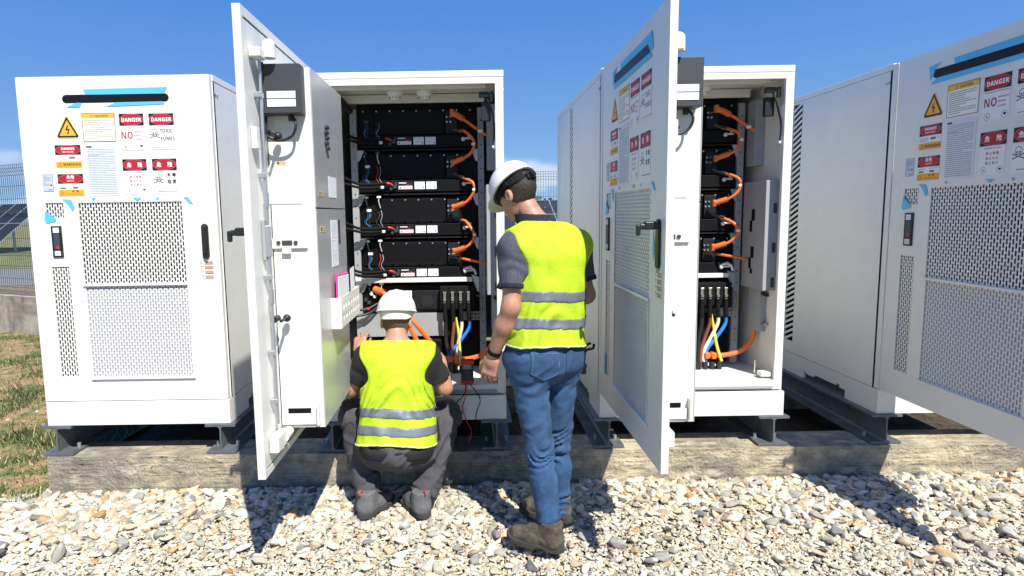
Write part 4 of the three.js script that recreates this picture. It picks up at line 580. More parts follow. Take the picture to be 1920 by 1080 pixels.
// hand: wrist at the origin, fingers along +x, back of the hand +y, thumb towards +z
function handGeo(curl, mirror) {
  const fs = [uni([rbx([0.048, 0, 0.0], [0.046, 0.014, 0.040], 0.013), cap([-0.03, 0, 0], [0.02, 0, 0], 0.026, 0.024)], 0.03)];
  [[0.033, 0.074], [0.0112, 0.082], [-0.0112, 0.076], [-0.032, 0.060]].forEach(([z, L], i) => {
    let p = [0.086 - (i === 3 ? 0.006 : 0), 0.001, z], a = 0.12; const r = [0.0088, 0.0090, 0.0086, 0.0078][i];
    [0.46, 0.30, 0.24].forEach((s, k) => { a += curl * (k ? 0.75 : 0.55) * (1 + 0.12 * i); const q = [p[0] + Math.cos(a) * L * s, p[1] - Math.sin(a) * L * s, p[2] + (z > 0 ? 0.02 : -0.03) * L * s]; fs.push(cap(p, q, r * (1 - 0.1 * k), r * (0.92 - 0.1 * k))); p = q; });
  });
  fs.push(cap([0.022, -0.004, 0.028], [0.052, -0.014, 0.052], 0.0145, 0.0115)); fs.push(cap([0.052, -0.014, 0.052], [0.082, -0.024, 0.056], 0.0112, 0.0088));
  const f = (x, y, z) => { let d = fs[0](x, y, z); for (let i = 1; i < fs.length; i++) d = smin(d, fs[i](x, y, z), 0.005); return d; };
  const g = nets(f, [-0.06, -0.10, -0.06], [0.19, 0.035, 0.08], 0.003);
  if (mirror) { g.scale(1, 1, -1); const ix = g.index.array; for (let i = 0; i < ix.length; i += 3) { const t = ix[i]; ix[i] = ix[i + 1]; ix[i + 1] = t; } g.computeVertexNormals(); }
  return g;
}
// head: y up, face towards +z, about 0.235 m tall
const skullF = uni([ell([0, 0.030, -0.012], [0.076, 0.094, 0.096]), ell([0, -0.040, 0.028], [0.058, 0.072, 0.062]), ell([0, -0.085, 0.055], [0.030, 0.026, 0.028]), cap([-0.030, 0.018, 0.070], [0.030, 0.018, 0.070], 0.016, 0.016)], 0.05);
function headGeo() {
  const parts = [cap([0, 0.006, 0.086], [0, -0.030, 0.106], 0.009, 0.013), ell([-0.012, -0.034, 0.092], [0.010, 0.008, 0.010]), ell([0.012, -0.034, 0.092], [0.010, 0.008, 0.010])];
  const lips = [cap([-0.022, -0.062, 0.082], [0.022, -0.062, 0.082], 0.0065, 0.0065), cap([-0.018, -0.072, 0.080], [0.018, -0.072, 0.080], 0.0065, 0.0065)];
  const ears = [-1, 1].map((s) => { const o = ell([s * 0.079, -0.012, -0.008], [0.011, 0.033, 0.021]), i = ell([s * 0.090, -0.010, -0.004], [0.008, 0.020, 0.012]); return (x, y, z) => Math.max(o(x, y, z), -i(x, y, z)); });
  const eyes = [-1, 1].map((s) => ell([s * 0.031, 0.000, 0.094], [0.017, 0.011, 0.014]));
  const f = (x, y, z) => { let d = skullF(x, y, z); d = smax(d, -smin(eyes[0](x, y, z), eyes[1](x, y, z), 0.002), 0.012); for (const p of parts) d = smin(d, p(x, y, z), 0.012); for (const p of lips) d = smin(d, p(x, y, z), 0.006); for (const p of ears) d = smin(d, p(x, y, z), 0.008); return d; };
  return nets(f, [-0.105, -0.13, -0.125], [0.105, 0.14, 0.135], 0.004);
}
const HEAD = headGeo();
const HAIR = nets((x, y, z) => { const k = 0.004 + 0.002 * nz(x * 90, y * 60, z * 90); const line = Math.max(-0.058 - 0.012 * nz(x * 40, 1) - y, z - 0.052 + 0.9 * Math.max(0, -y + 0.02)); return Math.max(skullF(x, y, z) - k, line, 0.012 - (len((Math.abs(x) - 0.082), y + 0.012, z + 0.008) - 0.012)); }, [-0.1, -0.09, -0.125], [0.1, 0.14, 0.1], 0.004);
// hard hat: shell with ridges, peak in front
const HATF = (() => { const o = ell([0, 0.038, 0.0], [0.116, 0.124, 0.138]), n = ell([0, 0.034, 0.0], [0.110, 0.119, 0.132]); return (x, y, z) => { const rid = 0.0022 * (sstep(0.016, 0.006, Math.abs(x)) + sstep(0.012, 0.005, Math.abs(Math.abs(x) - 0.040))) * sstep(0.07, 0.12, y); let d = Math.max(o(x, y, z) - rid, -n(x, y, z), 0.034 - y); const r = len(x / 0.116, z / 0.138), out = (r - 1) * 0.125, ext = 0.008 + 0.030 * sstep(0.35, 0.95, z / 0.138 / Math.max(r, 1e-3)); const br = Math.max(Math.abs(y - 0.036 + 0.22 * Math.max(0, out)) - 0.0032, out - ext, -out - 0.008); return smin(d, br, 0.006); }; })();
const HAT = nets(HATF, [-0.15, 0.0, -0.18], [0.15, 0.18, 0.21], 0.0042).scale(0.94, 0.97, 0.94);
const BAND = nets((x, y, z) => { const r = (len(x / 0.089, (z + 0.006) / 0.110) - 1) * 0.095, lo = 0.002 - 0.020 * sstep(0.0, -0.1, z); return Math.max(Math.abs(r) - 0.003, lo - y, y - 0.036); }, [-0.11, -0.06, -0.14], [0.11, 0.06, 0.13], 0.0045);
// boot: heel at the origin, toe along +x, sole underneath
function bootGeos(L = 0.285) {
  const out = (x, z) => { const t = clamp(x / L, 0, 1), w = 0.036 + 0.014 * Math.sin(Math.PI * clamp((t - 0.12) / 0.95, 0, 1)) ; const e = Math.abs(z - 0.004 * Math.sin(t * 3)) - w; const ex = Math.max(-x - 0.0, x - L); return smax(e, ex, 0.06); };
  const sole = nets((x, y, z) => Math.max(out(x, z) - 0.007, -y + 0.003 * Math.max(0, Math.sin(x * 260)) - 0.001, y - 0.030 - 0.010 * sstep(0.75, 1, x / L), 0.012 - len(Math.max(0, Math.abs(x - L * 0.36) - 0.012), y)), [-0.02, -0.012, -0.07], [L + 0.03, 0.05, 0.07], 0.0045);
  const up = uni([cap([0.055, 0.055, 0], [0.05, 0.125, 0], 0.046, 0.047), cap([0.045, 0.05, 0], [0.15, 0.045, 0], 0.044, 0.044), cap([0.14, 0.045, 0], [L - 0.055, 0.036, 0.002], 0.045, 0.042), cap([0.07, 0.10, 0], [0.15, 0.06, 0], 0.042, 0.036)], 0.03);
  const upper = nets((x, y, z) => Math.max(up(x, y, z) + 0.0025 * nz(x * 40, y * 40, z * 40) - 0.003 * sstep(0.75, 0.95, Math.abs(Math.sin(x * 75 + y * 60))) * sstep(0.09, 0.12, x) * sstep(0.2, 0.17, x) * sstep(0.02, 0.0, Math.abs(z)), 0.022 - y, y - 0.135), [-0.02, 0.01, -0.07], [L + 0.03, 0.15, 0.07], 0.0045);
  return { sole, upper };
}
const BOOT = bootGeos();

const skinTex = tex(256, (u, v) => { const k = 0.94 + 0.10 * per4(u, v, 20, 2); return [k, k * (0.97 + 0.05 * per(u, v, 9, 6)), k * 0.97]; }, true, 3);
const weave = tex(256, (u, v) => { const k = 0.5 + 0.25 * Math.sin(u * 6.283 * 64) * Math.sin(v * 6.283 * 64) + 0.3 * per4(u, v, 30, 3); return [k, k, k]; }, false, 4);
const denimTex = tex(512, (u, v) => { const st = 0.5 + 0.5 * Math.sin((u * 1 + v * 2) * 6.283 * 60), a = per4(u, v, 5, 2), b = per4(u, v, 50, 7); const k = 0.86 + 0.22 * a + 0.14 * b + 0.08 * st; return [k * 0.98, k, k * 1.0]; }, true, 2.5);
const clothTex = tex(256, (u, v) => { const k = 0.93 + 0.10 * per4(u, v, 6, 2) + 0.08 * per4(u, v, 60, 7); return [k, k, k]; }, true, 2);
const heather = tex(256, (u, v) => { const k = 0.9 + 0.3 * per4(u, v, 80, 7) + 0.1 * per(u, v, 8, 3); return [k, k, k * 1.02]; }, true, 3);
const PM = {
  skin: new THREE.MeshPhysicalMaterial({ color: lin(0.50, 0.27, 0.185), roughness: 0.52, map: skinTex, sheen: 0.15 }),
  hair: std({ color: lin(0.028, 0.020, 0.015), roughness: 0.7 }), hairShort: std({ color: lin(0.13, 0.075, 0.05), roughness: 0.75 }),
  denim: std({ color: lin(0.034, 0.092, 0.205), map: denimTex, roughness: 0.9, bumpMap: weave, bumpScale: 0.0006 }),
  work: std({ color: lin(0.072, 0.070, 0.080), map: clothTex, roughness: 0.9, bumpMap: weave, bumpScale: 0.0006 }),
  polo: std({ color: lin(0.085, 0.09, 0.115), map: heather, roughness: 0.92 }), tee: std({ color: lin(0.016, 0.016, 0.017), map: clothTex, roughness: 0.92 }), trim: std({ color: lin(0.014, 0.016, 0.024), roughness: 0.9 }),
  vest: std({ color: lin(0.50, 0.70, 0.018), map: clothTex, roughness: 0.78, bumpMap: weave, bumpScale: 0.0005 }),
  band: std({ color: lin(0.19, 0.215, 0.245), roughness: 0.5, metalness: 0.2, map: clothTex }), piping: std({ color: lin(0.70, 0.80, 0.30), roughness: 0.8 }), stitch: std({ color: lin(0.10, 0.17, 0.28), roughness: 0.9 }),
  hat: new THREE.MeshPhysicalMaterial({ color: lin(0.80, 0.80, 0.78), roughness: 0.32, map: paintGrain }),
  boot: std({ color: lin(0.12, 0.098, 0.072), roughness: 0.88, map: tex(256, (u, v) => { const k = 0.85 + 0.35 * per4(u, v, 9, 5); return [k, k, k]; }, true, 6) }), bootGrey: std({ color: lin(0.15, 0.152, 0.155), roughness: 0.9, map: clothTex }), sole: std({ color: lin(0.045, 0.040, 0.034), roughness: 0.95 }),
};

function makePerson(d) {
  const B = d.base, g = base('person', ...B), rel = (a) => [a[0] - B[0], a[1] - B[1], a[2] - B[2]];
  const J = {}; for (const k of Object.keys(d.j)) J[k] = rel(d.j[k]);
  const up = n3(add3(J.chest, J.pelvis, -1)), lat = n3(add3(J.shL, J.shR, -1)), fwd = n3(cross(lat, up)).map((v) => -v);
  // fwd: towards the chest; lat: towards the person's left
  const F = dot(fwd, d.facing) > 0 ? fwd : fwd.map((v) => -v);
  const tor = (r) => uni([cap(add3(J.pelvis, lat, 0.062), add3(J.chest, lat, 0.078), 0.100 + r, 0.092 + r), cap(add3(J.pelvis, lat, -0.062), add3(J.chest, lat, -0.078), 0.100 + r, 0.092 + r), cap(add3(J.pelvis, F, 0.01), add3(J.chest, F, 0.025), 0.105 + r, 0.105 + r), cap(add3(J.pelvis, F, -0.045), add3(J.pelvis, up, -0.05), 0.09 + r, 0.10 + r)], 0.07);
  const shoulders = (r) => uni([cap(J.shL, J.neck, 0.060 + r, 0.050 + r), cap(J.shR, J.neck, 0.060 + r, 0.050 + r), cap(J.shL, J.shR, 0.052 + r, 0.052 + r)], 0.04);
  const arms = ['L', 'R'].map((s) => uni([cap(J['sh' + s], J['el' + s], 0.053, 0.041), cap(J['el' + s], mix3(J['el' + s], J['wr' + s], 0.35), 0.041, 0.043), cap(mix3(J['el' + s], J['wr' + s], 0.35), J['wr' + s], 0.043, 0.027)], 0.025));
  const neck = cap(J.neck, J.head, 0.058, 0.054);
  const torso = tor(0), sh = shoulders(0);
  const under = ['L', 'R'].map((s) => uni([cap(J['hip' + s], J['kn' + s], 0.066, 0.040), cap(J['kn' + s], J['an' + s], 0.040, 0.030)], 0.03));
  const bodyF = (x, y, z) => { let q = smin(torso(x, y, z), sh(x, y, z), 0.07); q = smin(q, neck(x, y, z), 0.035); for (const a of arms) q = smin(q, a(x, y, z), 0.04); for (const l of under) q = smin(q, l(x, y, z), 0.05); return q; };
  const lo = [9, 9, 9], hi = [-9, -9, -9]; for (const k of Object.keys(J)) for (let a = 0; a < 3; a++) { lo[a] = Math.min(lo[a], J[k][a] - 0.19); hi[a] = Math.max(hi[a], J[k][a] + 0.19); }
  // body: trunk and limbs, head, hands, merged into one mesh
  const hz = n3(d.face.map((v, i) => v)), hx = n3(cross([0, 1, 0], hz)), hy = cross(hz, hx), HM = frame(J.head, hx, hy, hz);
  const pieces = [nets(bodyF, lo, hi, 0.012), HEAD.clone().applyMatrix4(HM)];
  for (const s of ['L', 'R']) {
    const H = d.hands[s], X = n3(H.dir), Y0 = n3(H.back), Z = n3(cross(X, Y0)), Y = cross(Z, X); // thumb side by mirroring
    const th = dot(Z, H.thumb) > 0; const gm = handGeo(H.curl, !th); pieces.push(gm.applyMatrix4(frame(J['wr' + s], X, Y, Z)));
  }
  const clean = (q) => { q.computeVertexNormals(); return uvm(q); };
  mesh('body', uvm(join(pieces.map((q) => { const r = q; r.computeVertexNormals(); return r; }))), PM.skin, g);
  for (const s of [-1, 1]) { const e = mesh('eye', new THREE.SphereGeometry(0.012, 12, 8), M.whitePlastic, g); e.position.copy(V(s * 0.031, 0, 0.080).applyMatrix4(HM)); }
  mesh('hair', clean(HAIR.clone().applyMatrix4(HM)), d.hair, g);
  const HT = HM.clone().multiply(new THREE.Matrix4().makeRotationX(d.hatTilt)); HT.multiply(new THREE.Matrix4().makeTranslation(0, d.hatUp || 0, 0));
  const hat = mesh('hard_hat', clean(HAT.clone().applyMatrix4(HT)), PM.hat, g); mesh('headband', clean(BAND.clone().applyMatrix4(HT)), d.bandMat, hat);
  if (d.knob) mesh('ratchet_knob', clean(join([rbox(0.060, 0.036, 0.020, 0, -0.012, -0.116, 0.008), cyl(0.018, 0.016, 0, -0.012, -0.132, 'z', 16)]).applyMatrix4(HT)), M.blackGloss, hat);
  if (d.knob) for (const s of [-1, 1]) mesh('headband_clip', clean(rbox(0.012, 0.028, 0.03, s * 0.094, 0.012, -0.03, 0.005).applyMatrix4(HT)), M.blackMatt, hat);
  // field of the vest, needed by the clothes under it
  const tV = tor(0.026), sV = shoulders(0.027), vr = d.vestHem, shz = 0.092;
  const holes = ['L', 'R'].map((s) => { const o = s === 'L' ? 1 : -1; const a = add3(J['sh' + s], lat, 0.045 * o); return cap(add3(a, up, 0.09), add3(add3(a, up, -0.13), lat, 0.018 * o), shz - 0.026, shz); });
  const flare = cap(add3(J.pelvis, up, -0.02), add3(J.pelvis, up, 0.12), 0.001, 0.001);
  const skirt = uni([cap(add3(J.pelvis, lat, 0.085), add3(J.chest, lat, 0.06), 0.128, 0.10), cap(add3(J.pelvis, lat, -0.085), add3(J.chest, lat, -0.06), 0.128, 0.10), cap(add3(add3(J.pelvis, lat, 0.06), F, -0.03), add3(J.chest, lat, 0.06), 0.12, 0.10), cap(add3(add3(J.pelvis, lat, -0.06), F, -0.03), add3(J.chest, lat, -0.06), 0.12, 0.10)], 0.06);
  const armpit = dot(add3(J.shL, J.pelvis, -1), up) - 0.15;
  const along = (x, y, z) => dot([x - J.pelvis[0], y - J.pelvis[1], z - J.pelvis[2]], up), side = (x, y, z) => dot([x - J.pelvis[0], y - J.pelvis[1], z - J.pelvis[2]], lat);
  const vU = (x, y, z) => {
    let q = smin(smin(tV(x, y, z), sV(x, y, z), 0.07), skirt(x, y, z), 0.03);
    if (q > 0.08) return q;
    const a = along(x, y, z), l = side(x, y, z);
    return q + 0.013 * nz(x * 5.5 + 3, y * 3.2, z * 5.5) + 0.006 * nz(x * 12 + y * 7, y * 9 - x * 5, z * 11) + d.folds * Math.sin(a * 62 + 7 * nz(x * 5, y * 4, z * 5) + 14 * l * l * 40) * sstep(0.16, 0.05, Math.abs(a - d.foldAt)) * (0.55 + nz(l * 9, a * 8, 4)) + 0.0045 * Math.sin(l * 55 + 5 * nz(x * 4, y * 3, z * 4)) * sstep(0.25, 0.0, a - vr) + 0.003 * nz(x * 22, y * 14, z * 22);
  };
  const vC = (x, y, z) => {   // where the vest ends: armholes, hem, neck
    const a = along(x, y, z), l = side(x, y, z);
    const arm = Math.abs(l) - (l < 0 ? d.armR : 0) - mix(0.30, d.armhole, sstep(armpit - 0.10, armpit + 0.04, a)) - 0.055 * sstep(armpit + 0.05, armpit + 0.18, a);
    return Math.max(arm, vr + 0.010 * Math.sin(l * 12 + 1) - a, -(neck(x, y, z) - 0.017), dot([x - J.neck[0], y - J.neck[1], z - J.neck[2]], up) - 0.03);
  };
  const vF = (x, y, z) => { const q = vU(x, y, z); return q > 0.08 ? q : smax(q, vC(x, y, z), 0.008); };
  const below = (q, x, y, z) => (q > 0.06 ? q : Math.max(q, Math.min(vU(x, y, z) + 0.007, -vC(x, y, z), 0.03 - vU(x, y, z))));   // clothes under the vest stay under it
  // trousers
  const legT = ['L', 'R'].map((s) => { const k = d.loose, kn = J['kn' + s], an = J['an' + s], hp = J['hip' + s]; return uni([cap(hp, kn, 0.098 + k + d.thigh, 0.070 + k), cap(kn, mix3(kn, an, 0.4), 0.068 + k, 0.066 + k), cap(mix3(kn, an, 0.4), add3(an, [0, -0.045, 0]), 0.066 + k, 0.058 + k)], 0.03); });
  const hipT = uni([cap(add3(J.hipL, up, 0.02), add3(J.hipR, up, 0.02), 0.118 + d.thigh, 0.118 + d.thigh), cap(add3(add3(J.pelvis, F, -0.05), up, -0.04), add3(J.pelvis, F, -0.03), 0.105, 0.11), cap(add3(J.pelvis, lat, 0.055), add3(J.pelvis, lat, -0.055), 0.112, 0.112)], 0.06);
  const wr = d.wrinkle;
  const trF = (x, y, z) => {
    let q = smin(legT[0](x, y, z), legT[1](x, y, z), 0.022); const wst = (x - J.pelvis[0]) * up[0] + (y - J.pelvis[1]) * up[1] + (z - J.pelvis[2]) * up[2] - d.waist; q = smin(q, Math.max(hipT(x, y, z), wst), 0.05);
    if (Math.abs(q) < 0.05) for (const s of ['L', 'R']) { const kn = J['kn' + s], an = J['an' + s]; const dk = len(x - kn[0], y - kn[1], z - kn[2]), da = len(x - an[0], y - an[1], z - an[2]); const w = Math.exp(-dk * dk / 0.013) * 0.9 + Math.exp(-da * da / 0.014) * 0.65; if (w > 0.02) q += wr * w * Math.sin(y * 120 + 26 * x + 20 * nz(x * 6, y * 7, z * 6)) * (0.6 + nz(x * 9, y * 12, z * 9 + 3)); }
    q += 0.006 * nz(x * 7, y * 5, z * 7) + 0.004 * nz(x * 20, y * 11, z * 20); if (d.pockets && Math.abs(q) < 0.05) { const hb = y - (J.hipL[1] - 0.09); q += 0.006 * Math.exp(-hb * hb / 0.006) * Math.sin(y * 95 - 30 * x + 24 * z + 6 * nz(x * 9, y * 5, z * 9)) * (0.5 + nz(x * 8, y * 9, z * 8)); }
    for (const s of ['L', 'R']) { const an = J['an' + s], kn = J['kn' + s]; const ax = n3(add3(an, kn, -1)); const t = (x - an[0]) * ax[0] + (y - an[1]) * ax[1] + (z - an[2]) * ax[2]; const rad = len(x - an[0] - ax[0] * t, y - an[1] - ax[1] * t, z - an[2] - ax[2] * t); if (rad < 0.13) q = Math.max(q, t - d.cuff); }
    if (q < 0.03) { const rg = 1 - 2.4 * Math.abs(nz(x * 8 + 5, y * 12 - x * 6, z * 8)); if (rg > 0) q -= d.crease * rg * rg; }
    return below(q, x, y, z);
  };
  const tr = mesh('trousers', clean(nets(trF, lo, hi, 0.0085)), d.trousers, g);
  if (d.pockets) { // back pockets and belt
    for (const s of [1, -1]) { const pc = add3(add3(add3(J.pelvis, lat, 0.085 * s), up, -0.045), F, -0.10); const f = (x, y, z) => { const v = [x - pc[0], y - pc[1], z - pc[2]], a = Math.abs(dot(v, lat)), b = dot(v, up), c = dot(v, F); return Math.max(trF(x, y, z) - 0.0045, a - 0.066 - 0.1 * Math.min(0, b) * -0.0, b - 0.065, -b - 0.075 + Math.max(0, a - 0.0) * 0.5, c - 0.02); }; mesh('pocket', clean(nets(f, add3(pc, [-0.14, -0.14, -0.14]), add3(pc, [0.14, 0.14, 0.14]), 0.006)), d.trousers, tr); }
    mesh('belt', clean(nets((x, y, z) => { const w = dot([x - J.pelvis[0], y - J.pelvis[1], z - J.pelvis[2]], up); return Math.max(trF(x, y, z) - 0.007, Math.abs(w - 0.06) - 0.018); }, add3(J.pelvis, [-0.25, -0.15, -0.25]), add3(J.pelvis, [0.25, 0.2, 0.25]), 0.008)), M.blackMatt, tr);
    { const s = 1, pc = add3(add3(add3(J.pelvis, lat, 0.085 * s), up, -0.045), F, -0.10); const f = (x, y, z) => { const v = [x - pc[0], y - pc[1], z - pc[2]], a = Math.abs(dot(v, lat)), b = dot(v, up), c = dot(v, F); const e = Math.max(a - 0.066, b - 0.065, -b - 0.075 + a * 0.5); return Math.max(trF(x, y, z) - 0.0068, Math.abs(e + 0.006) - 0.0016, c - 0.02); }; mesh('pocket_stitching', clean(nets(f, add3(pc, [-0.12, -0.12, -0.14]), add3(pc, [0.12, 0.12, 0.12]), 0.003)), PM.stitch, tr); }
  }
  // shirt: trunk and short sleeves
  const tS0 = tor(0.012), sS = shoulders(0.012), tS = d.waistShirt ? uni([tS0, cap(add3(add3(J.pelvis, lat, 0.075), F, -0.02), add3(add3(J.pelvis, lat, -0.075), F, -0.02), 0.128, 0.128)], 0.05) : tS0;
  const slv = ['L', 'R'].map((s) => { const e = mix3(J['sh' + s], J['el' + s], d.sleeve); return cap(J['sh' + s], e, 0.070, 0.066); });
  const slEnd = (s, x, y, z, t) => { const a = J['sh' + s], b = J['el' + s], ax = n3(add3(b, a, -1)); return (x - a[0]) * ax[0] + (y - a[1]) * ax[1] + (z - a[2]) * ax[2] - t * len(...add3(b, a, -1)); };
  const hemS = (x, y, z) => -dot([x - J.pelvis[0], y - J.pelvis[1], z - J.pelvis[2]], up) + d.shirtHem;
  const shF = (x, y, z) => {
    let q = smin(tS(x, y, z), sS(x, y, z), 0.07) + 0.028 * sstep(-d.vestHem + 0.03, -d.vestHem, hemS(x, y, z) - d.shirtHem) * sstep(d.armhole + 0.005, d.armhole - 0.03, Math.abs(dot([x - J.pelvis[0], y - J.pelvis[1], z - J.pelvis[2]], lat))); let a = 9; for (let i = 0; i < 2; i++) { const s = i ? 'R' : 'L'; let e = slv[i](x, y, z); if (Math.abs(e) < 0.05) e += 0.007 * nz(x * 14, y * 9, z * 14) + 0.004 * Math.sin(y * 70 + 22 * x + 9 * nz(x * 8, y * 8, z * 8)); e = Math.max(e, slEnd(s, x, y, z, d.sleeve)); a = Math.min(a, e); }
    q = smin(q, a, 0.03); q = Math.max(q, hemS(x, y, z)); q = Math.max(q, -(neck(x, y, z) - 0.006)); const top = dot([x - J.neck[0], y - J.neck[1], z - J.neck[2]], up) - 0.035; q = Math.max(q, top); return below(q, x, y, z);
  };
  const shirt = mesh('shirt', clean(nets(shF, lo, hi, 0.009)), d.shirt, g);
  if (d.trims) {
    for (const s of ['L', 'R']) mesh('sleeve_cuff', clean(nets((x, y, z) => Math.max(shF(x, y, z) - 0.003, Math.abs(slEnd(s, x, y, z, d.sleeve) + 0.012) - 0.012), add3(J['el' + s], [-0.2, -0.1, -0.2]), add3(J['el' + s], [0.2, 0.3, 0.2]), 0.006)), PM.trim, shirt);
    mesh('collar', clean(nets((x, y, z) => { const n = neck(x, y, z), t = dot([x - J.neck[0], y - J.neck[1], z - J.neck[2]], up); return Math.max(Math.abs(n - 0.012 - 0.25 * Math.max(0, 0.05 - t)) - 0.005, 0.005 - t - 0.02, t - 0.062); }, add3(J.neck, [-0.18, -0.12, -0.18]), add3(J.neck, [0.18, 0.16, 0.18]), 0.006)), PM.trim, shirt);
  }
  // high-visibility vest, with two bands
  const vest = mesh('safety_vest', clean(nets(vF, lo, hi, 0.0075)), PM.vest, g);
  for (const [h, sl] of d.bands) mesh('reflective_band', clean(nets((x, y, z) => Math.max(vF(x, y, z) - 0.0035, Math.abs(along(x, y, z) - h - sl * side(x, y, z) - 0.006 * Math.sin(side(x, y, z) * 14)) - 0.026), add3(J.pelvis, [-0.33, -0.15, -0.33]), add3(J.chest, [0.33, 0.2, 0.33]), 0.0075)), PM.band, vest);
  mesh('hem_piping', clean(nets((x, y, z) => Math.max(vF(x, y, z) - 0.003, Math.abs(along(x, y, z) - vr - 0.010 * Math.sin(side(x, y, z) * 12 + 1) - 0.006) - 0.006), add3(J.pelvis, [-0.33, -0.2, -0.33]), add3(J.pelvis, [0.33, 0.3, 0.33]), 0.006)), PM.piping, vest);
  // boots
  for (const s of ['L', 'R']) {
    const q = d.boots[s], X = n3(add3(q.toe, q.heel, -1)), Z = n3(cross(X, [0, 1, 0])), Y = cross(Z, X); const Mx = frame(rel(q.heel), X, Y, Z);
    const up2 = mesh('boot', clean(BOOT.upper.clone().applyMatrix4(Mx)), d.bootMat, g); mesh('sole', clean(BOOT.sole.clone().applyMatrix4(Mx)), PM.sole, up2);
    if (d.tabs) mesh('pull_tab', clean(new THREE.TorusGeometry(0.012, 0.0035, 8, 14).translate(0.004, 0.136, 0).applyMatrix4(Mx)), M.red, up2);
    else mesh('lace', clean(tube([[0.10, 0.115, 0.02], [0.14, 0.095, 0.0], [0.13, 0.07, 0.035], [0.12, 0.02, 0.052]], 0.003, 14, 6).applyMatrix4(Mx)), M.black, up2);
  }
  for (const w of d.watches || []) { const a = J['el' + w], b = J['wr' + w], ax = n3(add3(b, a, -1)), o = add3(b, ax, -0.035); const f = cap(a, b, 0.043, 0.0275); mesh('wristwatch', clean(nets((x, y, z) => { const t = dot([x - o[0], y - o[1], z - o[2]], ax); const r = Math.min(...arms.map((q) => q(x, y, z))); return Math.max(r - 0.005, Math.abs(t) - 0.012); }, add3(o, [-0.09, -0.09, -0.09]), add3(o, [0.09, 0.09, 0.09]), 0.005)), M.blackMatt, g); }
  tag(g, d.label, 'person', 'workers'); return g;
}
makePerson({
  base: [2.90, 0.0, 0.63], facing: [-0.5, 0, -0.86], face: [-0.62, -0.46, -0.68],
  j: { pelvis: [2.905, 0.955, 0.605], chest: [2.922, 1.385, 0.590], neck: [2.885, 1.545, 0.580], head: [2.790, 1.705, 0.528], shL: [2.758, 1.452, 0.672], shR: [3.070, 1.445, 0.518], elL: [2.735, 1.185, 0.735], wrL: [2.652, 0.925, 0.640], elR: [3.128, 1.205, 0.515], wrR: [3.010, 1.120, 0.290], hipL: [2.822, 0.900, 0.655], hipR: [2.992, 0.900, 0.560], knL: [2.868, 0.490, 0.695], knR: [2.985, 0.470, 0.520], anL: [2.918, 0.100, 0.765], anR: [2.998, 0.100, 0.520] },
  hands: { L: { dir: [-0.22, -0.95, -0.12], back: [-0.45, 0.05, 0.9], thumb: [-0.8, 0, -0.6], curl: 0.55 }, R: { dir: [-0.55, 0.05, -0.8], back: [0.6, 0.2, -0.3], thumb: [0, 1, 0], curl: 0.9 } },
  hair: PM.hair, hatTilt: 0.30, hatUp: 0.016, bandMat: M.blackMatt, knob: true, loose: -0.007, crease: 0.005, thigh: 0, wrinkle: 0.019, cuff: 0.040, trousers: PM.denim, pockets: true, sleeve: 0.70, shirtHem: -0.05, shirt: PM.polo, trims: true, vestHem: 0.030, armhole: 0.143, armR: 0.022, waist: 0.10, folds: 0.006, foldAt: 0.14, bands: [[0.268, -0.02], [0.143, -0.02]],
  boots: { L: { heel: [2.968, 0.032, 0.812], toe: [2.708, 0.028, 0.668] }, R: { heel: [3.052, 0.032, 0.545], toe: [2.795, 0.028, 0.400] } }, bootMat: PM.boot, watches: ['L'],
  label: 'standing person in white hard hat, yellow vest and blue jeans looking into the cabinet',
});
makePerson({
  base: [2.14, 0.0, 0.30], facing: [0, -0.3, -1], face: [0.02, -0.42, -0.9],
  j: { pelvis: [2.148, 0.400, 0.365], chest: [2.150, 0.775, 0.285], neck: [2.142, 0.900, 0.240], head: [2.135, 1.022, 0.158], shL: [1.990, 0.842, 0.260], shR: [2.306, 0.838, 0.260], elL: [1.880, 0.655, 0.235], wrL: [1.895, 0.815, 0.010], elR: [2.402, 0.655, 0.235], wrR: [2.372, 0.755, 0.000], hipL: [2.048, 0.345, 0.330], hipR: [2.248, 0.345, 0.330], knL: [1.868, 0.475, 0.115], knR: [2.402, 0.455, 0.115], anL: [1.992, 0.115, 0.375], anR: [2.276, 0.115, 0.380] },
  hands: { L: { dir: [-0.05, 0.75, -0.55], back: [-0.2, 0.45, 0.85], thumb: [1, 0, 0], curl: 0.8 }, R: { dir: [-0.35, 0.35, -0.75], back: [0.5, 0.6, 0.2], thumb: [-1, 0.3, 0], curl: 0.7 } },
  hair: PM.hairShort, hatTilt: -0.20, hatUp: 0.020, bandMat: M.whitePlastic, knob: false, loose: 0.012, crease: 0.011, thigh: -0.014, wrinkle: 0.014, cuff: 0.0, trousers: PM.work, pockets: false, sleeve: 0.72, shirtHem: -0.075, shirt: PM.tee, trims: false, vestHem: -0.005, armhole: 0.150, armR: 0, waist: -0.005, waistShirt: true, folds: 0.010, foldAt: 0.25, bands: [[0.165, 0.0], [0.075, 0.0]],
  boots: { L: { heel: [1.952, 0.022, 0.470], toe: [2.072, 0.002, 0.225] }, R: { heel: [2.302, 0.022, 0.475], toe: [2.165, 0.002, 0.230] } }, bootMat: PM.bootGrey, tabs: true, watches: ['L'],
  label: 'person in white hard hat and yellow vest crouching on the gravel at the open cabinet',
});
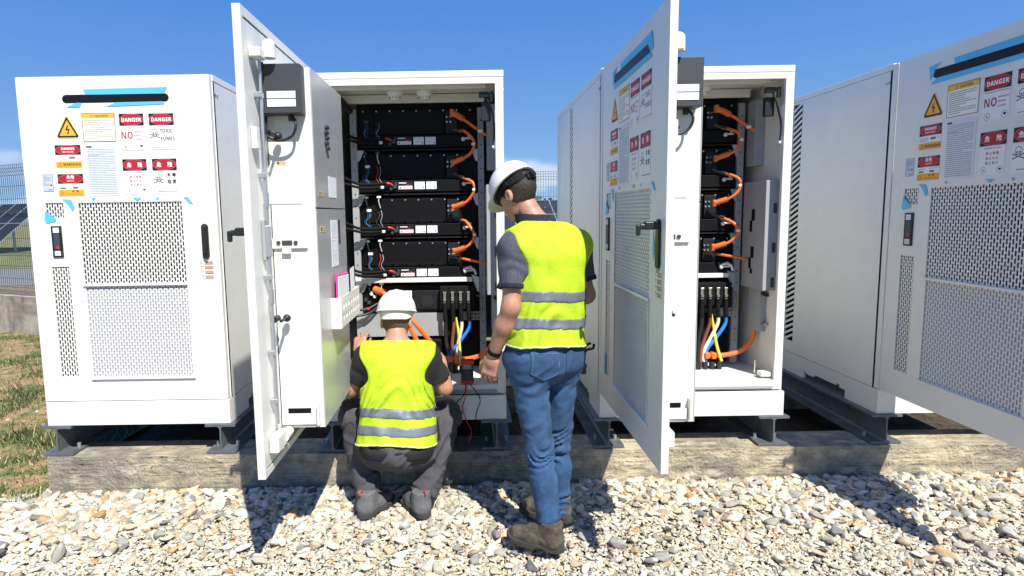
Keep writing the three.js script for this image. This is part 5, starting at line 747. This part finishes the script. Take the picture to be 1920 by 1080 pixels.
// ---------------------------------------------------------------- small things
{
  const CX = PITCH;   // the second cabinet
  // papers in the wire pocket on its door
  const dx = CX + 0.004 + 0.224;            // face of the cooling unit
  const pk = base('document_pocket', dx + 0.004, CB + 0.70, 0.44);
  const ps = new THREE.Shape(); ps.moveTo(-0.23, 0); ps.lineTo(0.23, 0); ps.lineTo(0.23, 0.145); ps.lineTo(-0.23, 0.145);
  for (let i = 0; i < 7; i++) for (let k = 0; k < 2; k++) { const h = new THREE.Path(); h.absellipse(-0.18 + i * 0.06, 0.05 + k * 0.05, 0.015, 0.016, 0, 6.283); ps.holes.push(h); }
  mesh('pocket_front', new THREE.ExtrudeGeometry(ps, { depth: 0.003, bevelEnabled: false, curveSegments: 6 }).rotateY(Math.PI / 2).translate(0.048, 0, 0), M.white, pk);
  mesh('pocket_side', bb(0.0, 0.048, 0, 0.145, 0.2275, 0.2305), M.white, pk); mesh('pocket_side', bb(0.0, 0.048, 0, 0.145, -0.2305, -0.2275), M.white, pk); mesh('pocket_base', bb(0.0, 0.048, -0.003, 0, -0.23, 0.23), M.white, pk);
  tag(pk, 'white perforated document pocket on the inside of the opened door', 'pocket');
  const pf = base('pink_folder', dx + 0.018, CB + 0.705, 0.47); const fm = mesh('folder_cover', rb(-0.004, 0.004, 0, 0.235, -0.13, 0.13, 0.002), M.pink, pf); mesh('folder_sheets', rb(0.0045, 0.009, 0.004, 0.225, -0.12, 0.12, 0.001), M.paper, pf); pf.rotation.x = -0.05; void fm;
  tag(pf, 'pink plastic folder standing in the document pocket', 'folder');
  const pp = mesh('paper_sheet', rb(-0.001, 0.001, 0, 0.25, -0.05, 0.05, 0.0005), M.paper); pp.position.set(dx + 0.034, CB + 0.705, 0.265); pp.rotation.x = 0.08; tag(pp, 'white paper sheets beside the pink folder in the pocket', 'paper');
  // meter with test leads on the cabinet sill
  const mt = base('multimeter', CX + 0.868, CB + 0.208, -0.045);
  mesh('meter_body', rbox(0.075, 0.145, 0.04, 0, 0.078, 0, 0.010).applyMatrix4(new THREE.Matrix4().makeRotationX(-0.12)), M.black, mt); mesh('meter_holster', join([rbox(0.082, 0.03, 0.046, 0, 0.132, -0.016, 0.008), rbox(0.082, 0.02, 0.046, 0, 0.016, 0, 0.008)]), M.red, mt); mesh('meter_dial', cyl(0.017, 0.008, 0, 0.07, 0.015, 'z', 16), M.charcoal, mt); mesh('meter_screen', rbox(0.05, 0.03, 0.004, 0, 0.108, 0.009, 0.001), std({ color: lin(0.22, 0.26, 0.22), roughness: 0.2 }), mt);
  tag(mt, 'black and red handheld meter standing on the cabinet sill', 'meter');
  const ld = base('test_leads', CX + 0.868, CB + 0.208, -0.01);
  mesh('lead', tube([[-0.01, 0.02, 0.02], [-0.02, -0.04, 0.045], [-0.075, -0.11, 0.035], [-0.06, -0.19, 0.030], [0.0, -0.25, 0.03], [0.03, -0.30, 0.035]], 0.0028, 40, 6), M.blackMatt, ld); mesh('lead', tube([[0.01, 0.02, 0.02], [0.05, -0.02, 0.05], [0.075, -0.08, 0.04], [0.05, -0.16, 0.035], [0.045, -0.24, 0.035], [0.02, -0.33, 0.04]], 0.0028, 40, 6), M.blackMatt, ld); mesh('lead', tube([[0.0, 0.02, 0.02], [-0.01, -0.05, 0.05], [-0.03, -0.12, 0.04], [-0.01, -0.2, 0.035], [0.02, -0.27, 0.035], [0.0, -0.34, 0.04]], 0.0028, 40, 6), M.red, ld);
  tag(ld, 'thin black and red test leads hanging in front of the cabinet plinth', 'cable');
  const cn = mesh('cable_connector', join([rbox(0.05, 0.06, 0.05, 0, 0.03, 0, 0.008), rbox(0.038, 0.03, 0.038, 0, 0.07, -0.006, 0.006)]), M.blackMatt); cn.position.set(CX + 0.735, CB + 0.209, -0.10); tag(cn, 'black cable connector at the end of the blue lead', 'connector');
  // pliers in the standing person's pocket
  const pl = base('pliers', 3.108, 0.885, 0.545); const a = new THREE.Matrix4().makeRotationZ(-0.5);
  mesh('pliers_handle', join([tube([[0, -0.04, 0], [0.0, 0.02, 0.005], [0.015, 0.05, 0.01], [0.045, 0.058, 0.012], [0.05, 0.08, 0.012]], 0.007, 14, 8), tube([[0, -0.04, 0], [-0.004, 0.03, 0.004], [0.012, 0.072, 0.01], [0.035, 0.086, 0.012]], 0.007, 14, 8)]), M.black, pl); mesh('pliers_head', join([cyl(0.016, 0.03, 0, -0.03, 0, 'z', 12), rbox(0.03, 0.05, 0.022, 0.0, -0.05, 0, 0.008)]), M.charcoal, pl); void a;
  tag(pl, 'black pliers sticking out of the standing worker\'s jeans pocket', 'pliers');
}
// ---------------------------------------------------------------- fence, solar tables, trees
{
  const wireM = std({ color: lin(0.035, 0.055, 0.05), roughness: 0.6, metalness: 0.2 });
  const conc = std({ roughness: 0.95, map: tex(512, (u, v) => { const a = per4(u, v, 6, 3), b = per(u, v, 30, 8), st = sstep(0.1, 0.5, per(u, v * 0.2, 16, 5) + 0.4 * a); const k = 0.60 + 0.2 * a + 0.12 * b - 0.22 * st; return [k, k * 0.95, k * 0.86]; }, true, 0.6), bumpMap: peel, bumpScale: 0.004 });
  function fence(x0, z0, x1, z1, n, label, wlabel, y = 0) {
    const L = Math.hypot(x1 - x0, z1 - z0), rot = -Math.atan2(z1 - z0, x1 - x0);
    const w = base('fence_wall', x0, y, z0); w.rotation.y = rot; const pl = L / n;
    const wg = (() => { const g = new THREE.BoxGeometry(pl - 0.006, 0.75, 0.2, 30, 8, 1).translate(pl / 2, 0.17, -0.1); const p = g.attributes.position; for (let i = 0; i < p.count; i++) p.setZ(i, p.getZ(i) + 0.012 * fbm(p.getX(i) * 2, p.getY(i) * 4, 1, 3)); g.computeVertexNormals(); return uvm(g); })();
    for (let i = 0; i < n; i++) { const m = mesh('wall_section', wg, conc, w); m.position.x = i * pl; }
    tag(w, wlabel, 'wall', 'low concrete fence walls');
    const f = base('wire_fence', x0, y + 0.546, z0 + 0.0); f.rotation.y = rot;
    const H = 1.86, bend = (yy) => { for (const c of [0.06, 0.62, 1.18, 1.76]) { const d = Math.abs(yy - c); if (d < 0.05) return 0.035 * (1 - d / 0.05); } return 0; };
    const ys = []; for (const c of [0.06, 0.62, 1.18, 1.76]) ys.push(c - 0.05, c, c + 0.05); ys.push(0, H); ys.sort((a, b) => a - b);
    const wires = []; for (let x = 0.03; x < pl; x += 0.05) for (let k = 0; k + 1 < ys.length; k++) { const a = V(x, ys[k], -0.1 + bend(ys[k])), b = V(x, ys[k + 1], -0.1 + bend(ys[k + 1])); const g = new THREE.CylinderGeometry(0.0034, 0.0034, a.distanceTo(b), 5, 1, true); g.applyQuaternion(new THREE.Quaternion().setFromUnitVectors(V(0, 1, 0), b.clone().sub(a).normalize())).translate((a.x + b.x) / 2, (a.y + b.y) / 2, (a.z + b.z) / 2); wires.push(g); }
    for (const yy of [...ys, 0.24, 0.42, 0.82, 1.0, 1.38, 1.56]) wires.push(cyl(0.003, pl, pl / 2, yy, -0.1 + bend(yy) - 0.005, 'x', 5));
    const pg = join(wires);
    for (let i = 0; i < n; i++) { const m = mesh('wire_panel', pg, wireM, f); m.position.x = i * pl; }
    for (let i = 0; i <= n; i++) { const p = mesh('fence_post', join([bb(-0.02, 0.02, 0, H + 0.02, -0.17, -0.115), bb(-0.024, 0.024, H + 0.02, H + 0.035, -0.175, -0.11)]), wireM, f); p.position.x = i * pl; }
    tag(f, label, 'fence', 'wire fences');
  }
  fence(-11.4, -8.25, -1.48, -3.77, 3, 'dark green wire mesh fence at the left edge behind the grass', 'stained low concrete wall carrying the fence beside the closed cabinet');
  fence(1.0, -8.0, 9.4, -8.0, 4, 'dark green wire mesh fence seen between the second and third cabinet', 'low concrete wall carrying the fence behind the middle cabinets');
  // solar tables
  const cell = std({ color: lin(0.010, 0.013, 0.024), roughness: 0.6, map: tex(128, (u, v) => { const k = 0.85 + 0.15 * Math.sin(u * 6.283 * 6) * 0 + 0.1 * per(u, v, 8, 2); return [k, k, k]; }, true, 1) }), alu = std({ color: lin(0.6, 0.62, 0.64), roughness: 0.4, metalness: 0.6 });
  const pg = bb(-0.49, 0.49, -0.82, 0.82, -0.015, 0.012), fg = join([bb(-0.51, 0.51, 0.82, 0.845, -0.02, 0.02), bb(-0.51, 0.51, -0.845, -0.82, -0.02, 0.02), bb(-0.51, -0.49, -0.82, 0.82, -0.02, 0.02), bb(0.49, 0.51, -0.82, 0.82, -0.02, 0.02)]);
  function table(x, z, n, rot, label) {
    const t = base('solar_table', x, 0, z); t.rotation.y = rot;
    for (let i = 0; i < n; i++) for (let r = 0; r < 2; r++) { const p = mesh('solar_panel', pg, cell, t); p.position.set(i * 1.04, 0.95 + 1.05 * r, -0.25 - 1.30 * r); p.rotation.x = -0.90; mesh('panel_frame', fg, alu, p); }
    for (let i = 0; i < n; i += 4) mesh('support_post', join([bb(i * 1.04 - 0.05, i * 1.04 + 0.05, 0, 0.9, -0.5, -0.4), bb(i * 1.04 - 0.05, i * 1.04 + 0.05, 0, 2.0, -1.6, -1.5)]), alu, t);
    tag(t, label, 'solar panels', 'solar tables beyond the fence');
  }
  table(-34, -30, 14, -0.30, 'row of dark solar panels beyond the road at the left edge');
  table(4.5, -38, 8, 0.18, 'dark solar panels glimpsed through the fence between the middle cabinets');
  struct(mesh('grass_verge', uvm(bb(-60, 40, -0.25, 0.0, -29.4, -16.5)), std({ roughness: 1, map: tex(256, (u, v) => { const a = per4(u, v, 10, 2), b = per4(u, v, 45, 6); return [0.44 + 0.15 * a + 0.1 * b, 0.45 + 0.12 * a + 0.1 * b, 0.28 + 0.1 * a]; }, true, 0.15) })));
  struct(mesh('kerb', bb(-60, 40, -0.2, 0.12, -29.75, -29.4), conc));
  // distant trees: trunk and leaf clumps
  const leafM = [[0.035, 0.060, 0.018], [0.028, 0.05, 0.02], [0.045, 0.07, 0.022]].map((c) => std({ color: lin(...c), roughness: 0.9, side: THREE.DoubleSide })), bark = std({ color: lin(0.08, 0.06, 0.045), roughness: 1 });
  const R = mulberry(91);
  function tree(x, z, h, w, i, label) {
    const t = base('tree', x, 0, z); mesh('trunk', cyl(0.22, h * 0.6, 0, h * 0.3, 0, 'y', 8, 0.1), bark, t);
    const P = [], Nn = 900; for (let k = 0; k < Nn; k++) { const c = [(R() - 0.5) * 2, (R() - 0.5) * 2, (R() - 0.5) * 2]; if (len(...c) > 1 + 0.25 * nz(c[0] * 2 + i, c[1] * 2, c[2] * 2)) { k--; continue; } if (nz(c[0] * 3 + i * 5, c[1] * 3, c[2] * 3) < -0.18) continue; const px = c[0] * w, py = h * 0.58 + c[1] * h * 0.44, pz = c[2] * w, s = 0.16 + 0.16 * R(); for (let m = 0; m < 9; m++) P.push((m % 3 === 0 ? px : m % 3 === 1 ? py : pz) + (R() - 0.5) * 2.4 * s); }
    const g = new THREE.BufferGeometry(); g.setAttribute('position', new THREE.BufferAttribute(new Float32Array(P), 3)); g.computeVertexNormals(); mesh('crown', g, leafM[i % 3], t); tag(t, label, 'tree', 'trees on the horizon');
  }
  [[11.8, -70, 3.4, 2.6], [14.2, -72, 3.0, 2.4], [9.4, -71, 3.1, 2.5]].forEach(([x, z, h, w], i) => tree(x, z, h, w, i, ['low dark tree on the horizon between the middle cabinets, tallest of three', 'low dark tree on the horizon just right of the tallest one', 'low dark tree on the horizon just left of the tallest one'][i]));
}
const renderer = new THREE.WebGLRenderer({ antialias: true });
renderer.setSize(1024, 576);
renderer.toneMapping = THREE.LinearToneMapping;
renderer.toneMappingExposure = EXPOSURE;
renderer.shadowMap.enabled = true;
renderer.shadowMap.type = THREE.PCFSoftShadowMap;
scene.traverse((o) => { if (o.isMesh) { o.castShadow = true; o.receiveShadow = true; } });
renderer.render(scene, camera);
